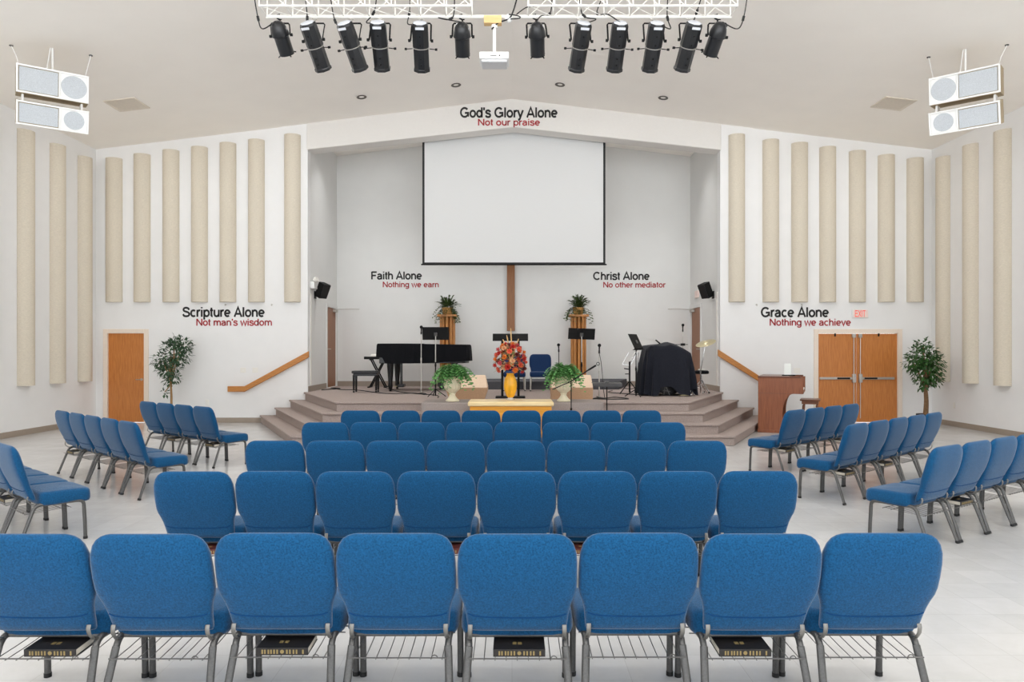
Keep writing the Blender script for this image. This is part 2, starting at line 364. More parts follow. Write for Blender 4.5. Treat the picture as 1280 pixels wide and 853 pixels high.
# doors
def lever(parent, x, y, z, s):
    b = MB().cyl((x, y, z), (x, y - .012, z), .03, 14).cyl((x, y - .01, z), (x, y - .05, z), .011, 10).tube([(x, y - .048, z), (x + s * .04, y - .052, z), (x + s * .115, y - .048, z)], .009, 8)
    b.build('door_handle', 'silver', parent)
dr = thing('door_1', 'single oak slab door with lever handle in the front wall', 'door', (0, YF, 0)); dr['kind'] = 'structure'
MB().box(DLx0 + .03, DLx1 - .03, .02, .065, .01, DLz - .03).build('door_slab', 'door', dr, bevel=.003)
fx0, fx1 = DLx0, DLx1
MB().box(fx0 - .075, fx0 + .03, -.025, .12, 0, DLz + .07).box(fx1 - .03, fx1 + .075, -.025, .12, 0, DLz + .07).box(fx0 + .03, fx1 - .03, -.025, .12, DLz - .03, DLz + .07).build('door_frame', 'frame', dr, bevel=.005)
lever(dr, DLx1 - .10, .02, 1.0, -1)
dd = thing('door_2', 'double oak doors with chrome push bars under the exit sign', 'door', (0, YF, 0)); dd['kind'] = 'structure'
MB().box(DRx0 - .075, DRx0 + .03, -.025, .12, 0, DRz + .07).box(DRx1 - .03, DRx1 + .075, -.025, .12, 0, DRz + .07).box(DRx0 + .03, DRx1 - .03, -.025, .12, DRz - .03, DRz + .07).build('door_frame', 'frame', dd, bevel=.005)
xm = (DRx0 + DRx1) / 2 - .02
for s, x0, x1 in ((-1, DRx0 + .03, xm - .006), (1, xm + .006, DRx1 - .03)):
    sl = MB().box(x0, x1, .02, .065, .01, DRz - .035).build('door_leaf', 'door', dd, bevel=.003)
    e = x1 if s < 0 else x0              # meeting edge
    q = -1 if s < 0 else 1
    ba = MB().box(min(e + q * .10, e + q * .86), max(e + q * .10, e + q * .86), -.02, .02, 1.00, 1.055).build('push_bar', 'silver', sl, bevel=.006)
    MB().box(min(e + q * .16, e + q * .46), max(e + q * .16, e + q * .46), -.026, -.018, 1.008, 1.047).build('push_pad', 'blackm', ba, bevel=.003)
    MB().box(min(e + q * .03, e + q * .11), max(e + q * .03, e + q * .11), -.045, .022, .93, 1.13).build('latch_box', 'silver', sl, bevel=.012)
    MB().cyl((e + q * .07, -.01, .1), (e + q * .07, -.01, .93), .009, 8).cyl((e + q * .07, -.01, 1.13), (e + q * .07, -.01, 2.0), .009, 8).build('latch_rod', 'silver', sl)
    MB().box(min(e + q * .03, e + q * .11), max(e + q * .03, e + q * .11), -.03, .022, 1.97, 2.06).build('latch_head', 'silver', sl, bevel=.01)
    MB().box(e + q * .50 - .012, e + q * .50 + .012, -.02, .02, 2.0, 2.07).build('door_stop', 'blackm', sl, bevel=.003)
for nm, x, s, lb in (('door_3', AL, 1, 'brown stage door in the alcove wall beside the piano'), ('door_4', AR, -1, 'brown stage door in the alcove wall beside the drums')):
    d = thing(nm, lb, 'door', (x, 0, ST)); d['kind'] = 'structure'
    xs = lambda a, b: (min(-s * a, -s * b), max(-s * a, -s * b))
    MB().box(*xs(.02, .065), AD0 + .04, AD1 - .03, .01, 2.08).build('door_slab', 'door2', d, bevel=.003)
    fr = MB()
    for y0, y1, z0, z1 in ((AD0 - .05, AD0 + .04, 0, 2.17), (AD1 - .03, AD1 + .06, 0, 2.17), (AD0 + .04, AD1 - .03, 2.08, 2.17)): fr.box(*xs(-.02, .12), y0, y1, z0, z1)
    fr.build('door_frame', 'alcove', d, bevel=.004)
    cl = MB().box(*xs(-.06, .02), AD1 - .34, AD1 - .06, 1.98, 2.06).build('door_closer', 'silver', d, bevel=.008)
    MB().tube([(s * .05, AD1 - .1, 2.065), (s * .40, AD1 - .14, 2.075), (s * .62, AD1 - .02, 2.08)], .011, 8).build('closer_arm', 'silver', cl)
    hb = MB(); hy = AD0 + .12
    hb.cyl((-s * .02, hy, 1.0), (s * .05, hy, 1.0), .012, 10).tube([(s * .05, hy, 1.0), (s * .05, hy + .12, 1.0)], .01, 8)
    hb.build('door_handle', 'silver', d)

# ------------------------------------------------------------------ chairs
def build_chair(name, label, cat, fabric, seam, metal, rack=True):
    root = thing(name, label, cat)
    # seat cushion: rounded slab, crowned, front edge rolled
    sw, y0, y1, zt, zb = .2655, .155, .572, .457, .339
    rg = []
    N = 28
    def se(t, a, b, e):
        c, s_ = math.cos(t), math.sin(t)
        return (a * math.copysign(abs(c) ** (2 / e), c), b * math.copysign(abs(s_) ** (2 / e), s_))
    for (z, k) in ((zb, .90), (zb + .008, .965), (zb + .03, 1.0), (zb + .065, 1.0), (zt - .02, .985), (zt - .006, .94), (zt, .86)):
        ring = []
        for i in range(N):
            x, y = se(2 * math.pi * i / N, sw * k, (y1 - y0) / 2 * k, 7)
            drop = -.012 * max(0, y / ((y1 - y0) / 2)) ** 2
            ring.append((x, (y0 + y1) / 2 + y, z + drop))
        rg.append(ring)
    b = MB(); b.rings(rg[:], True, True, False)
    # crowned top
    top = rg[-1]; inner = [[((p[0]) * k, (y0 + y1) / 2 + (p[1] - (y0 + y1) / 2) * k, p[2] + h) for p in top] for k, h in ((.7, .007), (.4, .011), (.1, .012))]
    b.rings([top] + inner, True, False, True)
    b.build('seat', fabric, root, angle=60)
    # backrest: hourglass pad
    prof = [(.000, .172, .006), (.003, .190, .0125), (.010, .212, .020), (.024, .233, .0285), (.048, .250, .0365), (.085, .2625, .0425), (.13, .2662, .0455), (.19, .267, .0465), (.24, .2660, .045),
            (.272, .2605, .043), (.302, .248, .041), (.332, .239, .039), (.37, .233, .037), (.41, .229, .036), (.435, .226, .031), (.444, .222, .022)]
    H = .872
    def yc(dn): return -.026 + .134 * (dn / .44) ** 1.0 - .016 * math.sin(math.pi * dn / .44)
    rg = []
    for dn, hw, ht in prof:
        dn *= 1.07; ring = []
        for i in range(N):
            x, y = se(2 * math.pi * i / N, hw, ht, 3.6)
            ring.append((x, yc(dn) + y, H - dn))
        rg.append(ring)
    b = MB().rings(rg)
    bk = b.build('backrest', fabric, root, angle=65)
    dn = .392; pth = []
    for i in range(17):
        x = -.222 + .444 * i / 16
        zz = H - dn - .006 * (1 - (x / .222) ** 2) + (.010 * (abs(x) / .222) ** 8)
        pth.append((x, yc(dn) - .0372 * (1 - .12 * abs(x / .232) ** 3.0 * 1.0) + (.004 if abs(x) > .2 else 0), zz))
    MB().tube(pth, .0030, 6).build('seam', seam, bk)
    # legs
    for s in (-1, 1):
        b = MB().tube([(s * .2500, .500, .30), (s * .2505, .508, .15), (s * .251, .512, .016)], .0165, 10, flat=(1.0, .95), up=(1, 0, 0))
        lg = b.build('leg', metal, root)
        MB().tube([(s * .251, .512, .022), (s * .251, .512, .0)], .0185, 10).build('foot_cap', 'blackcap', lg)
        b = MB().tube([(s * .222, .118, .318), (s * .232, .062, .17), (s * .243, .006, .016)], .0175, 10, flat=(1.05, .8), up=(1, 0, 0))
        lg = b.build('leg', metal, root)
        MB().tube([(s * .243, .008, .022), (s * .244, .0, .0)], .0195, 10).build('foot_cap', 'blackcap', lg)
        path = [(s * .2500, .500, .295)] + bez((s * .25, .499, .312), (s * .25, .492, .348), (s * .249, .465, .349), (s * .246, .43, .350), 6) + [(s * .235, .28, .349), (s * .226, .19, .350)] + bez((s * .225, .17, .350), (s * .223, .145, .349), (s * .222, .132, .335), (s * .222, .118, .315), 5)
        MB().tube(path, .0165, 10, flat=(.95, .9), up=(1, 0, 0)).build('side_rail', metal, root)
        b = MB().tube([(s * .214, .080, .432), (s * .214, .074, .415), (s * .215, .080, .39), (s * .217, .108, .358), (s * .22, .165, .345)], .0105, 8, flat=(1.0, .42), up=(1, 0, 0))
        b.build('back_bracket', 'bracket' if metal == 'steel' else metal, root)
    MB().cyl((-.225, .17, .350), (.225, .17, .350), .010, 8).build('cross_rail', metal, root)
    MB().cyl((-.248, .44, .349), (.248, .44, .349), .010, 8).build('cross_rail', metal, root)
    if rack:
        b = MB(); z = .285
        b.tube([(-.226, .062, z), (.226, .062, z)], .0034, 6); b.tube([(-.243, .40, z + .012), (.243, .40, z + .012)], .0034, 6); b.tube([(-.238, .33, z + .009), (.238, .33, z + .009)], .003, 6)
        for i in range(9):
            x = -.20 + .05 * i
            b.tube([(x, .055, z - .004), (x, .20, z), (x, .405, z + .012)], .0022, 5)
        b.tube([(.150, .06, z)] + [(.165 + .014 * math.cos(math.pi * (1 - k / 6)), .06, z + .014 * math.sin(math.pi * k / 6)) for k in range(7)], .0026, 5)
        b.build('book_rack', 'wire', root)
    return root
proto = build_chair('padded_chair', 'x', 'chair', 'blue', 'blueseam', 'steel')
bpy.context.view_layer.update(); index_kids(proto)
ORD = ['first', 'second', 'third', 'fourth', 'fifth', 'sixth', 'seventh', 'eighth']
used = [False]; rnd = random.Random(4)
def put_chair(x, y, rz, label, group):
    if used[0]: o = copy_tree(proto)
    else: o = proto; used[0] = True
    o.location = (x, y, 0); o.rotation_euler = (0, 0, rz); o['label'] = label; o['category'] = 'chair'; o['group'] = group
    return o
PITCH = .54
ROWS = [(571.0, 151.5, 'in the row closest to us'), (595.5, 100.4, 'in the second row from us'), (607.5, 75.2, 'in the third row from us'), (617, 60.0, 'in the fourth row from us'), (626.5, 50.15, 'in the last row by the golden table')]
CH = {}
for r, (cx, pp, nm) in enumerate(ROWS):
    d = PITCH * FP / pp; X = (cx - 640) / pp * PITCH
    for k in range(8):
        dx = rnd.uniform(-.006, .006) if r else rnd.uniform(-.003, .003)
        CH[r, k] = put_chair(X + (k - 3.5) * PITCH + dx * .15, d - .008 + rnd.uniform(-.012, .012), R(rnd.uniform(-.12, .12)), f'blue padded chair, {ORD[k]} from the left {nm}', 'centre block chairs')
ANG = [('c', 3.676, 6.12, 34.0, 5, 'in the row cut by the right picture edge'), ('b', 3.79, 7.95, 40.0, 5, 'in the angled row pointing at the bushy tree'), ('a', 3.83, 9.78, 40.0, 4, 'in the angled row beside the organ'),
       ('C', -4.33, 6.20, -41.0, 4, 'in the row cut by the left picture edge'), ('B', -4.35, 8.20, -41.0, 5, 'in the angled row before the single oak door'), ('A', -4.43, 10.36, -37.5, 4, 'in the angled row beside the slim ficus')]
for key, x, y, a, n, nm in ANG:
    s = 1 if a > 0 else -1
    for k in range(n):
        u = (s * math.cos(R(abs(a))), math.sin(R(abs(a))))
        CH[key, k] = put_chair(x + u[0] * PITCH * k, y + u[1] * PITCH * k, R(a), f'blue padded chair, {ORD[k]} from the aisle {nm}', 'angled side block chairs')
# books on the racks
def book_proto():
    root = thing('hymnal', 'x', 'book')
    w, d, h = .236, .165, .034
    MB().box(-w / 2, w / 2, 0, d, 0, .003).box(-w / 2, w / 2, 0, d, h - .003, h).box(-w / 2, w / 2, -.002, .003, 0, h).build('cover', 'book', root, bevel=.0015)
    MB().box(-w / 2 + .004, w / 2 - .004, .003, d - .004, .003, h - .003).build('pages', 'pages', root)
    b = MB()
    for x in (-.09, -.078, -.062, -.05, -.036, -.022, .022, .036, .052, .066, .095):
        ww = .0035
        b.box(x - ww, x + ww, -.0032, -.001, .007, .026)
    b.tube([(0, -.0032, h / 2), (0, -.001, h / 2)], .009, 14)
    b.build('gilt_spine_stamp', 'gold', root)
    MB().box(-.03, -.012, .05, .075, h, h + .0006).box(-.006, .012, .05, .075, h, h + .0006).build('gilt_cover_stamp', 'gold', root)
    return root
bp = book_proto(); bpy.context.view_layer.update(); index_kids(bp); bused = [False]
def put_book(chair, dx, label, maroon=False, ry=0):
    o = copy_tree(bp) if bused[0] else bp
    bused[0] = True
    mw = Matrix.Translation(chair.location) @ chair.rotation_euler.to_matrix().to_4x4()
    p = mw @ Vector((dx, .072, .2905)); o.location = p; o.rotation_euler = (R(2), 0, chair.rotation_euler.z + R(ry))
    o['label'] = label; o['category'] = 'book'; o['group'] = 'books in the chair racks'
    if maroon:
        for ch in o.children:
            if ch.name.startswith('cover'):
                ch.data = ch.data.copy(); ch.data.materials[0] = M['bookbr']
X0 = [(64, 0), (352, 2), (649, 4), (931, 6)]
for px, k in X0:
    c = CH[0, k]
    put_book(c, (px - 640) * 3.27 / FP - c.location.x, f'thick black gilt book under the {ORD[k]} chair of the row closest to us')
for r, k, dx, mr in ((1, 0, .05, 1), (1, 3, .06, 1), (1, 5, -.08, 1)):
    put_book(CH[r, k], dx, f'maroon book under the {ORD[k]} chair of the second row from us', True)
for key, k, dx, where in (('c', 1, .02, 'second chair of the angled row at the right edge'), ('b', 0, .03, 'aisle chair of the angled row pointing at the bushy tree'), ('b', 2, -.05, 'third chair of the angled row pointing at the bushy tree'),
                          ('a', 0, .03, 'aisle chair of the angled row beside the organ'), ('a', 3, 0, 'fourth chair of the angled row beside the organ'), ('B', 4, .0, 'far chair of the angled row before the oak door'),
                          ('A', 0, .02, 'aisle chair of the angled row beside the ficus'), ('A', 2, 0, 'third chair of the angled row beside the ficus'), ('C', 1, 0, 'second chair of the angled row at the left edge')):
    put_book(CH[key, k], dx, f'black book under the {where}')
# chairs on the stage
stage_ch = build_chair('stage_chair', 'navy padded chair on the stage between the flowers and a mic stand, facing the hall', 'chair', 'shadedblue', 'shadedblueseam', 'silver', rack=False)
stage_ch.location = (.69, 17.55, ST); stage_ch.rotation_euler = (0, 0, R(180)); stage_ch['group'] = 'navy chairs on the stage'
bpy.context.view_layer.update(); index_kids(stage_ch)
stage_ch2 = copy_tree(stage_ch); stage_ch2.location = (.06, 17.58, ST); stage_ch2['label'] = 'navy padded chair on the stage mostly hidden behind the flower arrangement'

# ------------------------------------------------------------------ acoustic panels
def half_round(name, label, h, w=.37, dep=.16, group=None):
    b = MB(); n = 14; r1 = w / 2
    ring = lambda z: [(-r1, 0, z)] + [(-r1 * math.cos(math.pi * i / n), -.02 - dep * math.sin(math.pi * i / n), z) for i in range(n + 1)] + [(r1, 0, z)]
    b.rings([ring(0), ring(h)], True, True, True)
    o = b.build(name, 'panel', None, angle=30, bevel=0)
    return tag(o, label, 'acoustic panel', group)
FP_L = [(143.5, 199), (178.5, 194), (214.5, 189), (250, 185), (285.5, 180), (321, 176), (366.5, 170)]
FP_R = [(920, 170), (963, 176), (999, 180), (1034, 185), (1071, 190), (1107, 195), (1143, 199)]
for lst, side in ((FP_L, 'from the corner on the front wall above the single door'), (FP_R, 'from the stage opening on the front wall above the double door')):
    for i, (px, top) in enumerate(lst):
        zt = EYE + (HZ - top) * YF / FP; zb_ = EYE + (HZ - 378) * YF / FP
        yy = YF - (.03 if px in (366.5, 920) else 0)
        o = half_round('acoustic_panel', f'beige half-round panel, {ORD[i]} {side}', zt - zb_, group='front wall acoustic panels')
        o.location = ((px - 640) * YF / FP, yy - .003, zb_)
for s, X, nm in ((-1, XL, 'side wall by the single door'), (1, XR, 'side wall by the double door')):
    for k, y in enumerate((16.18, 15.21, 14.22, 13.22)):
        o = half_round('acoustic_panel', f'tall beige half-round panel, {ORD[k]} from the corner on the {nm}', 5.03, w=.38, dep=.17, group='side wall acoustic panels')
        o.location = (X - s * .003, y, .98); o.rotation_euler = (0, 0, R(90) if s < 0 else R(-90))

# ------------------------------------------------------------------ lettering
XH = .73
def arc(cx, cy, rx, ry, a0, a1, n=14): return [(cx + rx * math.cos(R(a0 + (a1 - a0) * k / n)), cy + ry * math.sin(R(a0 + (a1 - a0) * k / n))) for k in range(n + 1)]
def sm(pts): return [(p.x, p.y) for p in smooth_path([(a, b, 0) for a, b in pts], 4)]
_S = sm([(.80, .71), (.70, .87), (.47, .935), (.24, .88), (.16, .73), (.25, .60), (.48, .525), (.72, .44), (.82, .27), (.72, .11), (.47, .06), (.22, .11), (.11, .28)])
_cy, _ry = XH / 2, XH / 2 - .06
GL = {
 'o': (.78, [arc(.39, _cy, .285, _ry, 0, 360, 24)]), 'c': (.70, [arc(.375, _cy, .275, _ry, 48, 312, 18)]),
 'e': (.77, [[(.105, _cy), (.655, _cy)], arc(.385, _cy, .28, _ry, 0, 312, 20)]),
 'a': (.76, [arc(.355, .47, .25, .20, 158, 0, 10) + [(.605, .2), (.62, .0)], sm([(.605, .43), (.40, .40), (.18, .34), (.11, .21), (.19, .085), (.34, .06), (.52, .12), (.605, .27)])]),
 'd': (.78, [arc(.37, _cy, .275, _ry, 0, 360, 24), [(.645, 0), (.645, 1)]]), 'p': (.78, [arc(.41, _cy, .275, _ry, 0, 360, 24), [(.135, -.28), (.135, XH)]]),
 'g': (.78, [arc(.37, _cy, .275, _ry, 0, 360, 24), [(.645, XH), (.645, .0)] + arc(.38, -.02, .265, .20, 0, -155, 10)]),
 'h': (.77, [[(.135, 0), (.135, 1)], arc(.385, .42, .25, .25, 180, 0, 12) + [(.635, 0)]]), 'n': (.77, [[(.135, 0), (.135, XH)], arc(.385, .42, .25, .25, 180, 0, 12) + [(.635, 0)]]),
 'm': (1.16, [[(.135, 0), (.135, XH)], arc(.36, .43, .225, .24, 180, 0, 12) + [(.585, 0)], arc(.81, .43, .225, .24, 180, 0, 12) + [(1.035, 0)]]),
 'u': (.77, [[(.64, 0), (.64, XH)], [(.135, XH)] + arc(.3875, .31, .2525, .25, 180, 360, 12)]), 'r': (.48, [[(.135, 0), (.135, XH)], arc(.37, .40, .235, .265, 180, 68, 9)]),
 'i': (.31, [[(.155, 0), (.155, XH)], [(.155, .87), (.155, 1.0)]]), 'l': (.31, [[(.155, 0), (.155, 1)]]),
 't': (.40, [[(.19, .94), (.19, .19)] + arc(.31, .19, .12, .13, 180, 280, 6), [(.03, XH - .06), (.37, XH - .06)]]),
 's': (.68, [[(x * .72, y * .745) for x, y in _S]]), 'S': (.93, [_S]),
 'v': (.68, [[(.05, XH), (.34, .02), (.63, XH)]]), 'w': (1.0, [[(.05, XH), (.27, .02), (.50, XH - .02), (.73, .02), (.95, XH)]]),
 'y': (.68, [[(.05, XH), (.345, .02)], [(.64, XH), (.345, .02), (.27, -.15), (.19, -.22), (.07, -.21)]]), "'": (.25, [[(.125, 1), (.125, .72)]]), ' ': (.38, []),
 'A': (.94, [[(.06, 0), (.47, .98), (.88, 0)], [(.21, .31), (.73, .31)]]), 'N': (1.0, [[(.14, 0), (.14, 1)], [(.14, .98), (.86, .02)], [(.86, 0), (.86, 1)]]),
 'F': (.84, [[(.14, 0), (.14, 1)], [(.14, .935), (.80, .935)], [(.14, .50), (.70, .50)]]), 'C': (1.0, [arc(.52, .5, .42, .44, 42, 318, 22)]),
 'G': (1.08, [arc(.53, .5, .43, .44, 42, 322, 22) + [(.94, .20), (.94, .45), (.56, .45)]]),
 'E': (.93, [[(.14, 0), (.14, 1)], [(.14, .93), (.83, .93)], [(.14, .52), (.77, .52)], [(.14, .07), (.85, .07)]]), 'X': (.93, [[(.08, 0), (.84, 1)], [(.08, 1), (.84, 0)]]), 'I': (.39, [[(.195, 0), (.195, 1)]]), 'T': (.85, [[(.425, 0), (.425, 1)], [(.04, .93), (.81, .93)]]),
}
CAPH = 1.0
def text_mesh(txt, stroke, m):
    b = MB(); x = 0.0; h = stroke / 2
    for ch in txt:
        adv, lines = GL[ch]
        for ln in lines:
            P = [Vector((p[0] + x, p[1])) for p in ln]; rg = []
            closed = (P[0] - P[-1]).length < 1e-4
            for k, p in enumerate(P):
                a = P[k - 1] if k else (P[-2] if closed else None); c = P[k + 1] if k < len(P) - 1 else (P[1] if closed else None)
                t1 = (p - a).normalized() if a is not None else None; t2 = (c - p).normalized() if c is not None else None
                n1 = Vector((-t1.y, t1.x)) if t1 else None; n2 = Vector((-t2.y, t2.x)) if t2 else None
                if n1 and n2:
                    n = n1 + n2; n = n.normalized() if n.length > 1e-4 else n1
                    q = h / max(.55, n.dot(n1))
                else: n = n1 or n2; q = h
                rg.append([(p.x + n.x * q, p.y + n.y * q, .02), (p.x - n.x * q, p.y - n.y * q, .02), (p.x - n.x * q, p.y - n.y * q, -.02), (p.x + n.x * q, p.y + n.y * q, -.02)])
            b.rings(rg)
        x += adv
    return b.mesh('lettering', m, smooth=False)
def text_line(name, txt, x0, x1, ybase, cap, d, m, parent, stroke=.16):
    me = text_mesh(txt, stroke, m)
    xs = [v.co.x for v in me.vertices]; a, c = min(xs), max(xs)
    w = (x1 - x0) * d / FP; h = cap * d / FP
    for v in me.vertices: v.co = Vector(((v.co.x - a) / (c - a) * w, v.co.y * h, v.co.z * .15))
    o = bpy.data.objects.new(name, me); COL.objects.link(o); o.parent = parent
    o.location = Vector(((x0 - 640) * d / FP, 0, EYE + (HZ - ybase) * d / FP)); o.rotation_euler = (R(90), 0, 0)
    return o
for lab, d, l1, l2 in (
    ('black and red Scripture Alone lettering on the wall above the single door side', YF, ('Scripture Alone', 228, 331, 396.3, 12.2), ("Not man's wisdom", 245.5, 340, 407.3, 8.6)),
    ('black and red Grace Alone lettering on the wall beside the exit sign', YF, ('Grace Alone', 951, 1036, 396.5, 12.2), ('Nothing we achieve', 962, 1063.5, 407.3, 8.6)),
    ("black and red God's Glory Alone lettering centred on the header beam", YF - .06, ("God's Glory Alone", 575, 697, 147, 12.6), ('Not our praise', 597.5, 675, 157, 8.2)),
    ('black and red Faith Alone lettering on the alcove wall above the piano', YA, ('Faith Alone', 464, 527.5, 349.5, 9.8), ('Nothing we earn', 478.5, 548.5, 359.3, 7.0)),
    ('black and red Christ Alone lettering on the alcove wall above the drums', YA, ('Christ Alone', 741.3, 812, 350, 9.8), ('No other mediator', 754, 832, 359.6, 7.0))):
    t = thing('wall_lettering', lab, 'lettering', (0, d - .004, 0), group='painted wall lettering')
    text_line('black_lettering', *l1, d, 'ink', t, .20); text_line('red_lettering', *l2, d, 'red', t, .175)
ex = thing('exit_sign', 'lit EXIT sign with red letters above the double door', 'sign', (at(1074.5, 392.5, YF)))
MB().box(-.18, .18, -.05, 0, -.10, .10).build('housing', 'white', ex, bevel=.008)
MB().box(-.165, .165, -.053, -.049, -.088, .088).build('face', 'exit', ex)
tl = text_line('letters', 'EXIT', 1068, 1081, 396.8, 8.4, YF, 'exitred', ex, .13); tl.location = Vector((-.13, -.054, -.075))
o = MB().box(-.02, .02, -.16, .16, -.09, .09).build('housing', 'exit', bevel=.006)
e2 = thing('exit_sign', 'pale pink exit sign seen edge-on above the drum-side stage door', 'sign', (AR - .02, 18.7, EYE + (HZ - 368) * 18.7 / FP)); o.parent = e2

# ------------------------------------------------------------------ projection screen and cross
sc = thing('projection_screen', 'large white pull-down projection screen hanging behind the header beam', 'screen', (.045, 17.22, 0))
dS = 17.2; zb_ = EYE + (HZ - 331) * dS / FP; hw = 114.5 * dS / FP
MB().box(-hw + .05, hw - .05, -.004, .004, zb_ + .05, 7.0).build('screen_fabric', 'screen', sc, smooth=False)
MB().box(-hw, -hw + .052, -.006, .006, zb_, 7.0).box(hw - .052, hw, -.006, .006, zb_, 7.0).box(-hw + .052, hw - .052, -.006, .006, zb_ + .01, zb_ + .055).build('black_border', 'screenb', sc, smooth=False)
MB().cyl((-hw - .03, 0, zb_ + .005), (hw + .03, 0, zb_ + .005), .018, 10).build('weight_bar', 'blackm', sc)
MB().box(-hw - .1, hw + .1, -.07, .09, 6.98, 7.14).build('roller_case', 'white', sc, bevel=.01)
for x in (-1.5, 1.5): MB().box(x - .03, x + .03, -.02, .04, 7.14, ceil_z(x + .045) - .004).build('hanger_bracket', 'white', sc)
cr = thing('wooden_cross', 'brown wooden cross on the alcove wall, its foot showing below the screen', 'cross', (-.03, YA, 0))
MB().box(-.105, .105, -.11, -.01, 2.20, 6.2).build('upright_beam', 'cross', cr, bevel=.008)
MB().box(-1.1, 1.1, -.115, -.012, 4.9, 5.11).build('cross_beam', 'cross', cr, bevel=.008)

# ------------------------------------------------------------------ ceiling fixtures
def ray_ceil(px, py):
    a = (px - 640) / FP; c = (HZ - py) / FP
    d = (RIDGE - EYE) / (c + SLOPE * abs(a)); return Vector((a * d, d, EYE + c * d))
def ceil_rot(x): return (0, math.atan(SLOPE) * (1 if x > 0 else -1), 0)
for i, (px, py, lb) in enumerate(((452, 121, 'round recessed ceiling light over the beam, outermost on the piano side'), (570, 106, 'round recessed ceiling light over the beam, inner one on the piano side'), (700, 105.5, 'round recessed ceiling light over the beam, inner one on the organ side'), (829, 122, 'round recessed ceiling light over the beam, outermost on the organ side'))):
    p = ray_ceil(px, py)
    t = thing('ceiling_downlight', lb, 'ceiling light', p, group='recessed ceiling lights'); t.rotation_euler = ceil_rot(p.x)
    MB().lathe([(.055, .02), (.10, .0), (.108, -.012), (.10, -.018), (.055, -.006)], 24, caps=False).build('trim_ring', 'darkring', t)
    MB().lathe([(.0005, -.010), (.04, -.010), (.056, -.005), (.056, .01)], 24, caps=True).build('lens', 'lens', t)
for q, lb in ((((130, 127), (168, 122), (185.5, 133.8), (150, 138.3)), 'square ceiling vent near the hanging speakers on the single door side'), (((1089, 133.5), (1105, 121), (1145.5, 125.3), (1128, 136.8)), 'square ceiling vent near the hanging speakers on the double door side')):
    ps = [ray_ceil(*c) for c in q]; c = sum(ps, Vector()) / 4
    t = thing('ceiling_vent', lb, 'vent', c, group='square ceiling vents'); t.rotation_euler = ceil_rot(c.x)
    h = .31
    MB().box(-h, h, -h, -h + .04, -.018, .0).box(-h, h, h - .04, h, -.018, 0).box(-h, -h + .04, -h + .04, h - .04, -.018, 0).box(h - .04, h, -h + .04, h - .04, -.018, 0).build('vent_frame', 'vent', t, bevel=.003)
    b = MB()
    for k in range(15):
        y = -h + .055 + k * (2 * h - .11) / 14
        b.box(-h + .04, h - .04, y - .013, y + .013, -.012, -.009)
    b.build('vent_grille', 'vent', t)
    MB().box(-h + .03, h - .03, -h + .03, h - .03, -.006, 0).build('vent_back', 'vent', t)

# hanging twin loudspeakers
def hang_speaker(c, yaw, mirror, lb):
    rt = thing('hanging_speaker', lb, 'speaker', (c[0], c[1], 0), yaw, group='hanging speaker pairs')
    s = -1 if mirror else 1
    for zc, h, tilt in ((5.97, .44, 6), (5.43, .37, 17)):
        T = Matrix.Translation((0, 0, zc)) @ Matrix.Rotation(R(tilt), 4, 'X')
        w = .99
        def bx(b, x0, x1, y0, y1, z0, z1):
            return b.box(min(s * x0, s * x1), max(s * x0, s * x1), y0, y1, z0, z1, T)
        b = MB(); b.cur = 0; bx(b, -w / 2, w / 2, .012, .38, -h / 2, h / 2)
        cab = b.build('cabinet', 'tan', rt, bevel=.006)
        fr = MB(); t_ = .028
        bx(fr, -w / 2, w / 2, -.02, .014, h / 2 - t_, h / 2); bx(fr, -w / 2, w / 2, -.02, .014, -h / 2, -h / 2 + t_); bx(fr, -w / 2, -w / 2 + t_, -.02, .014, -h / 2 + t_, h / 2 - t_); bx(fr, w / 2 - t_, w / 2, -.02, .014, -h / 2 + t_, h / 2 - t_)
        bx(fr, .075, .10, -.016, .014, -h / 2 + t_, h / 2 - t_)
        bx(fr, .10, w / 2 - t_, -.002, .014, -h / 2 + t_, h / 2 - t_)
        fr.build('front_frame', 'white', cab, bevel=.004)
        g = MB(); bx(g, -w / 2 + t_ + .012, .066, -.006, .012, -h / 2 + t_ + .012, h / 2 - t_ - .012); g.build('horn_grille', 'grille', cab)
        r = h / 2 - t_ - .012; g = MB()
        g.lathe([(.001, .016), (r, .016), (r, .004), (.001, .0)], 28, T=T @ Matrix.Translation((s * .288, -.012, 0)) @ Matrix.Rotation(R(-90), 4, 'X') )
        g.build('round_grille', 'grille', cab)
        MB().box(-w / 2 + .04, w / 2 - .04, .0, .36, -h / 2 - .004, -h / 2 + .001, T).build('underside', 'tan', cab)
    # brackets between boxes, pole and cables
    for x in (-.42, .39): MB().box(x, x + .03, .1, .3, 5.55, 5.80).build('link_bracket', 'white', rt)
    cz = ceil_z(c[0])
    MB().cyl((0, .15, 6.15), (0, .15, cz - .02 ), .016, 10).cyl((-.09, .15, 6.15), (-.03, .15, cz - .02), .008, 8).build('hanger_pole', 'white', rt)
    for x in (-.44, .44):
        xx = x * 1.25
        wx = c[0] + math.cos(yaw) * xx - math.sin(yaw) * .25
        MB().tube([(x, .1, 6.14), (x * 1.1, .17, 6.35), (xx, .25, ceil_z(wx) - .005)], .006, 6).build('hanging_cable', 'white', rt)
        MB().cyl((xx, .25, ceil_z(wx) - .012), (xx, .25, ceil_z(wx) + .0), .03, 8).build('ceiling_anchor', 'steel', rt)
hang_speaker((-7.385, 11.59), R(36), False, 'white twin-box speaker hanging from the ceiling over the single door side')
hang_speaker((7.31, 11.65), R(-41), True, 'white twin-box speaker hanging from the ceiling over the double door side')

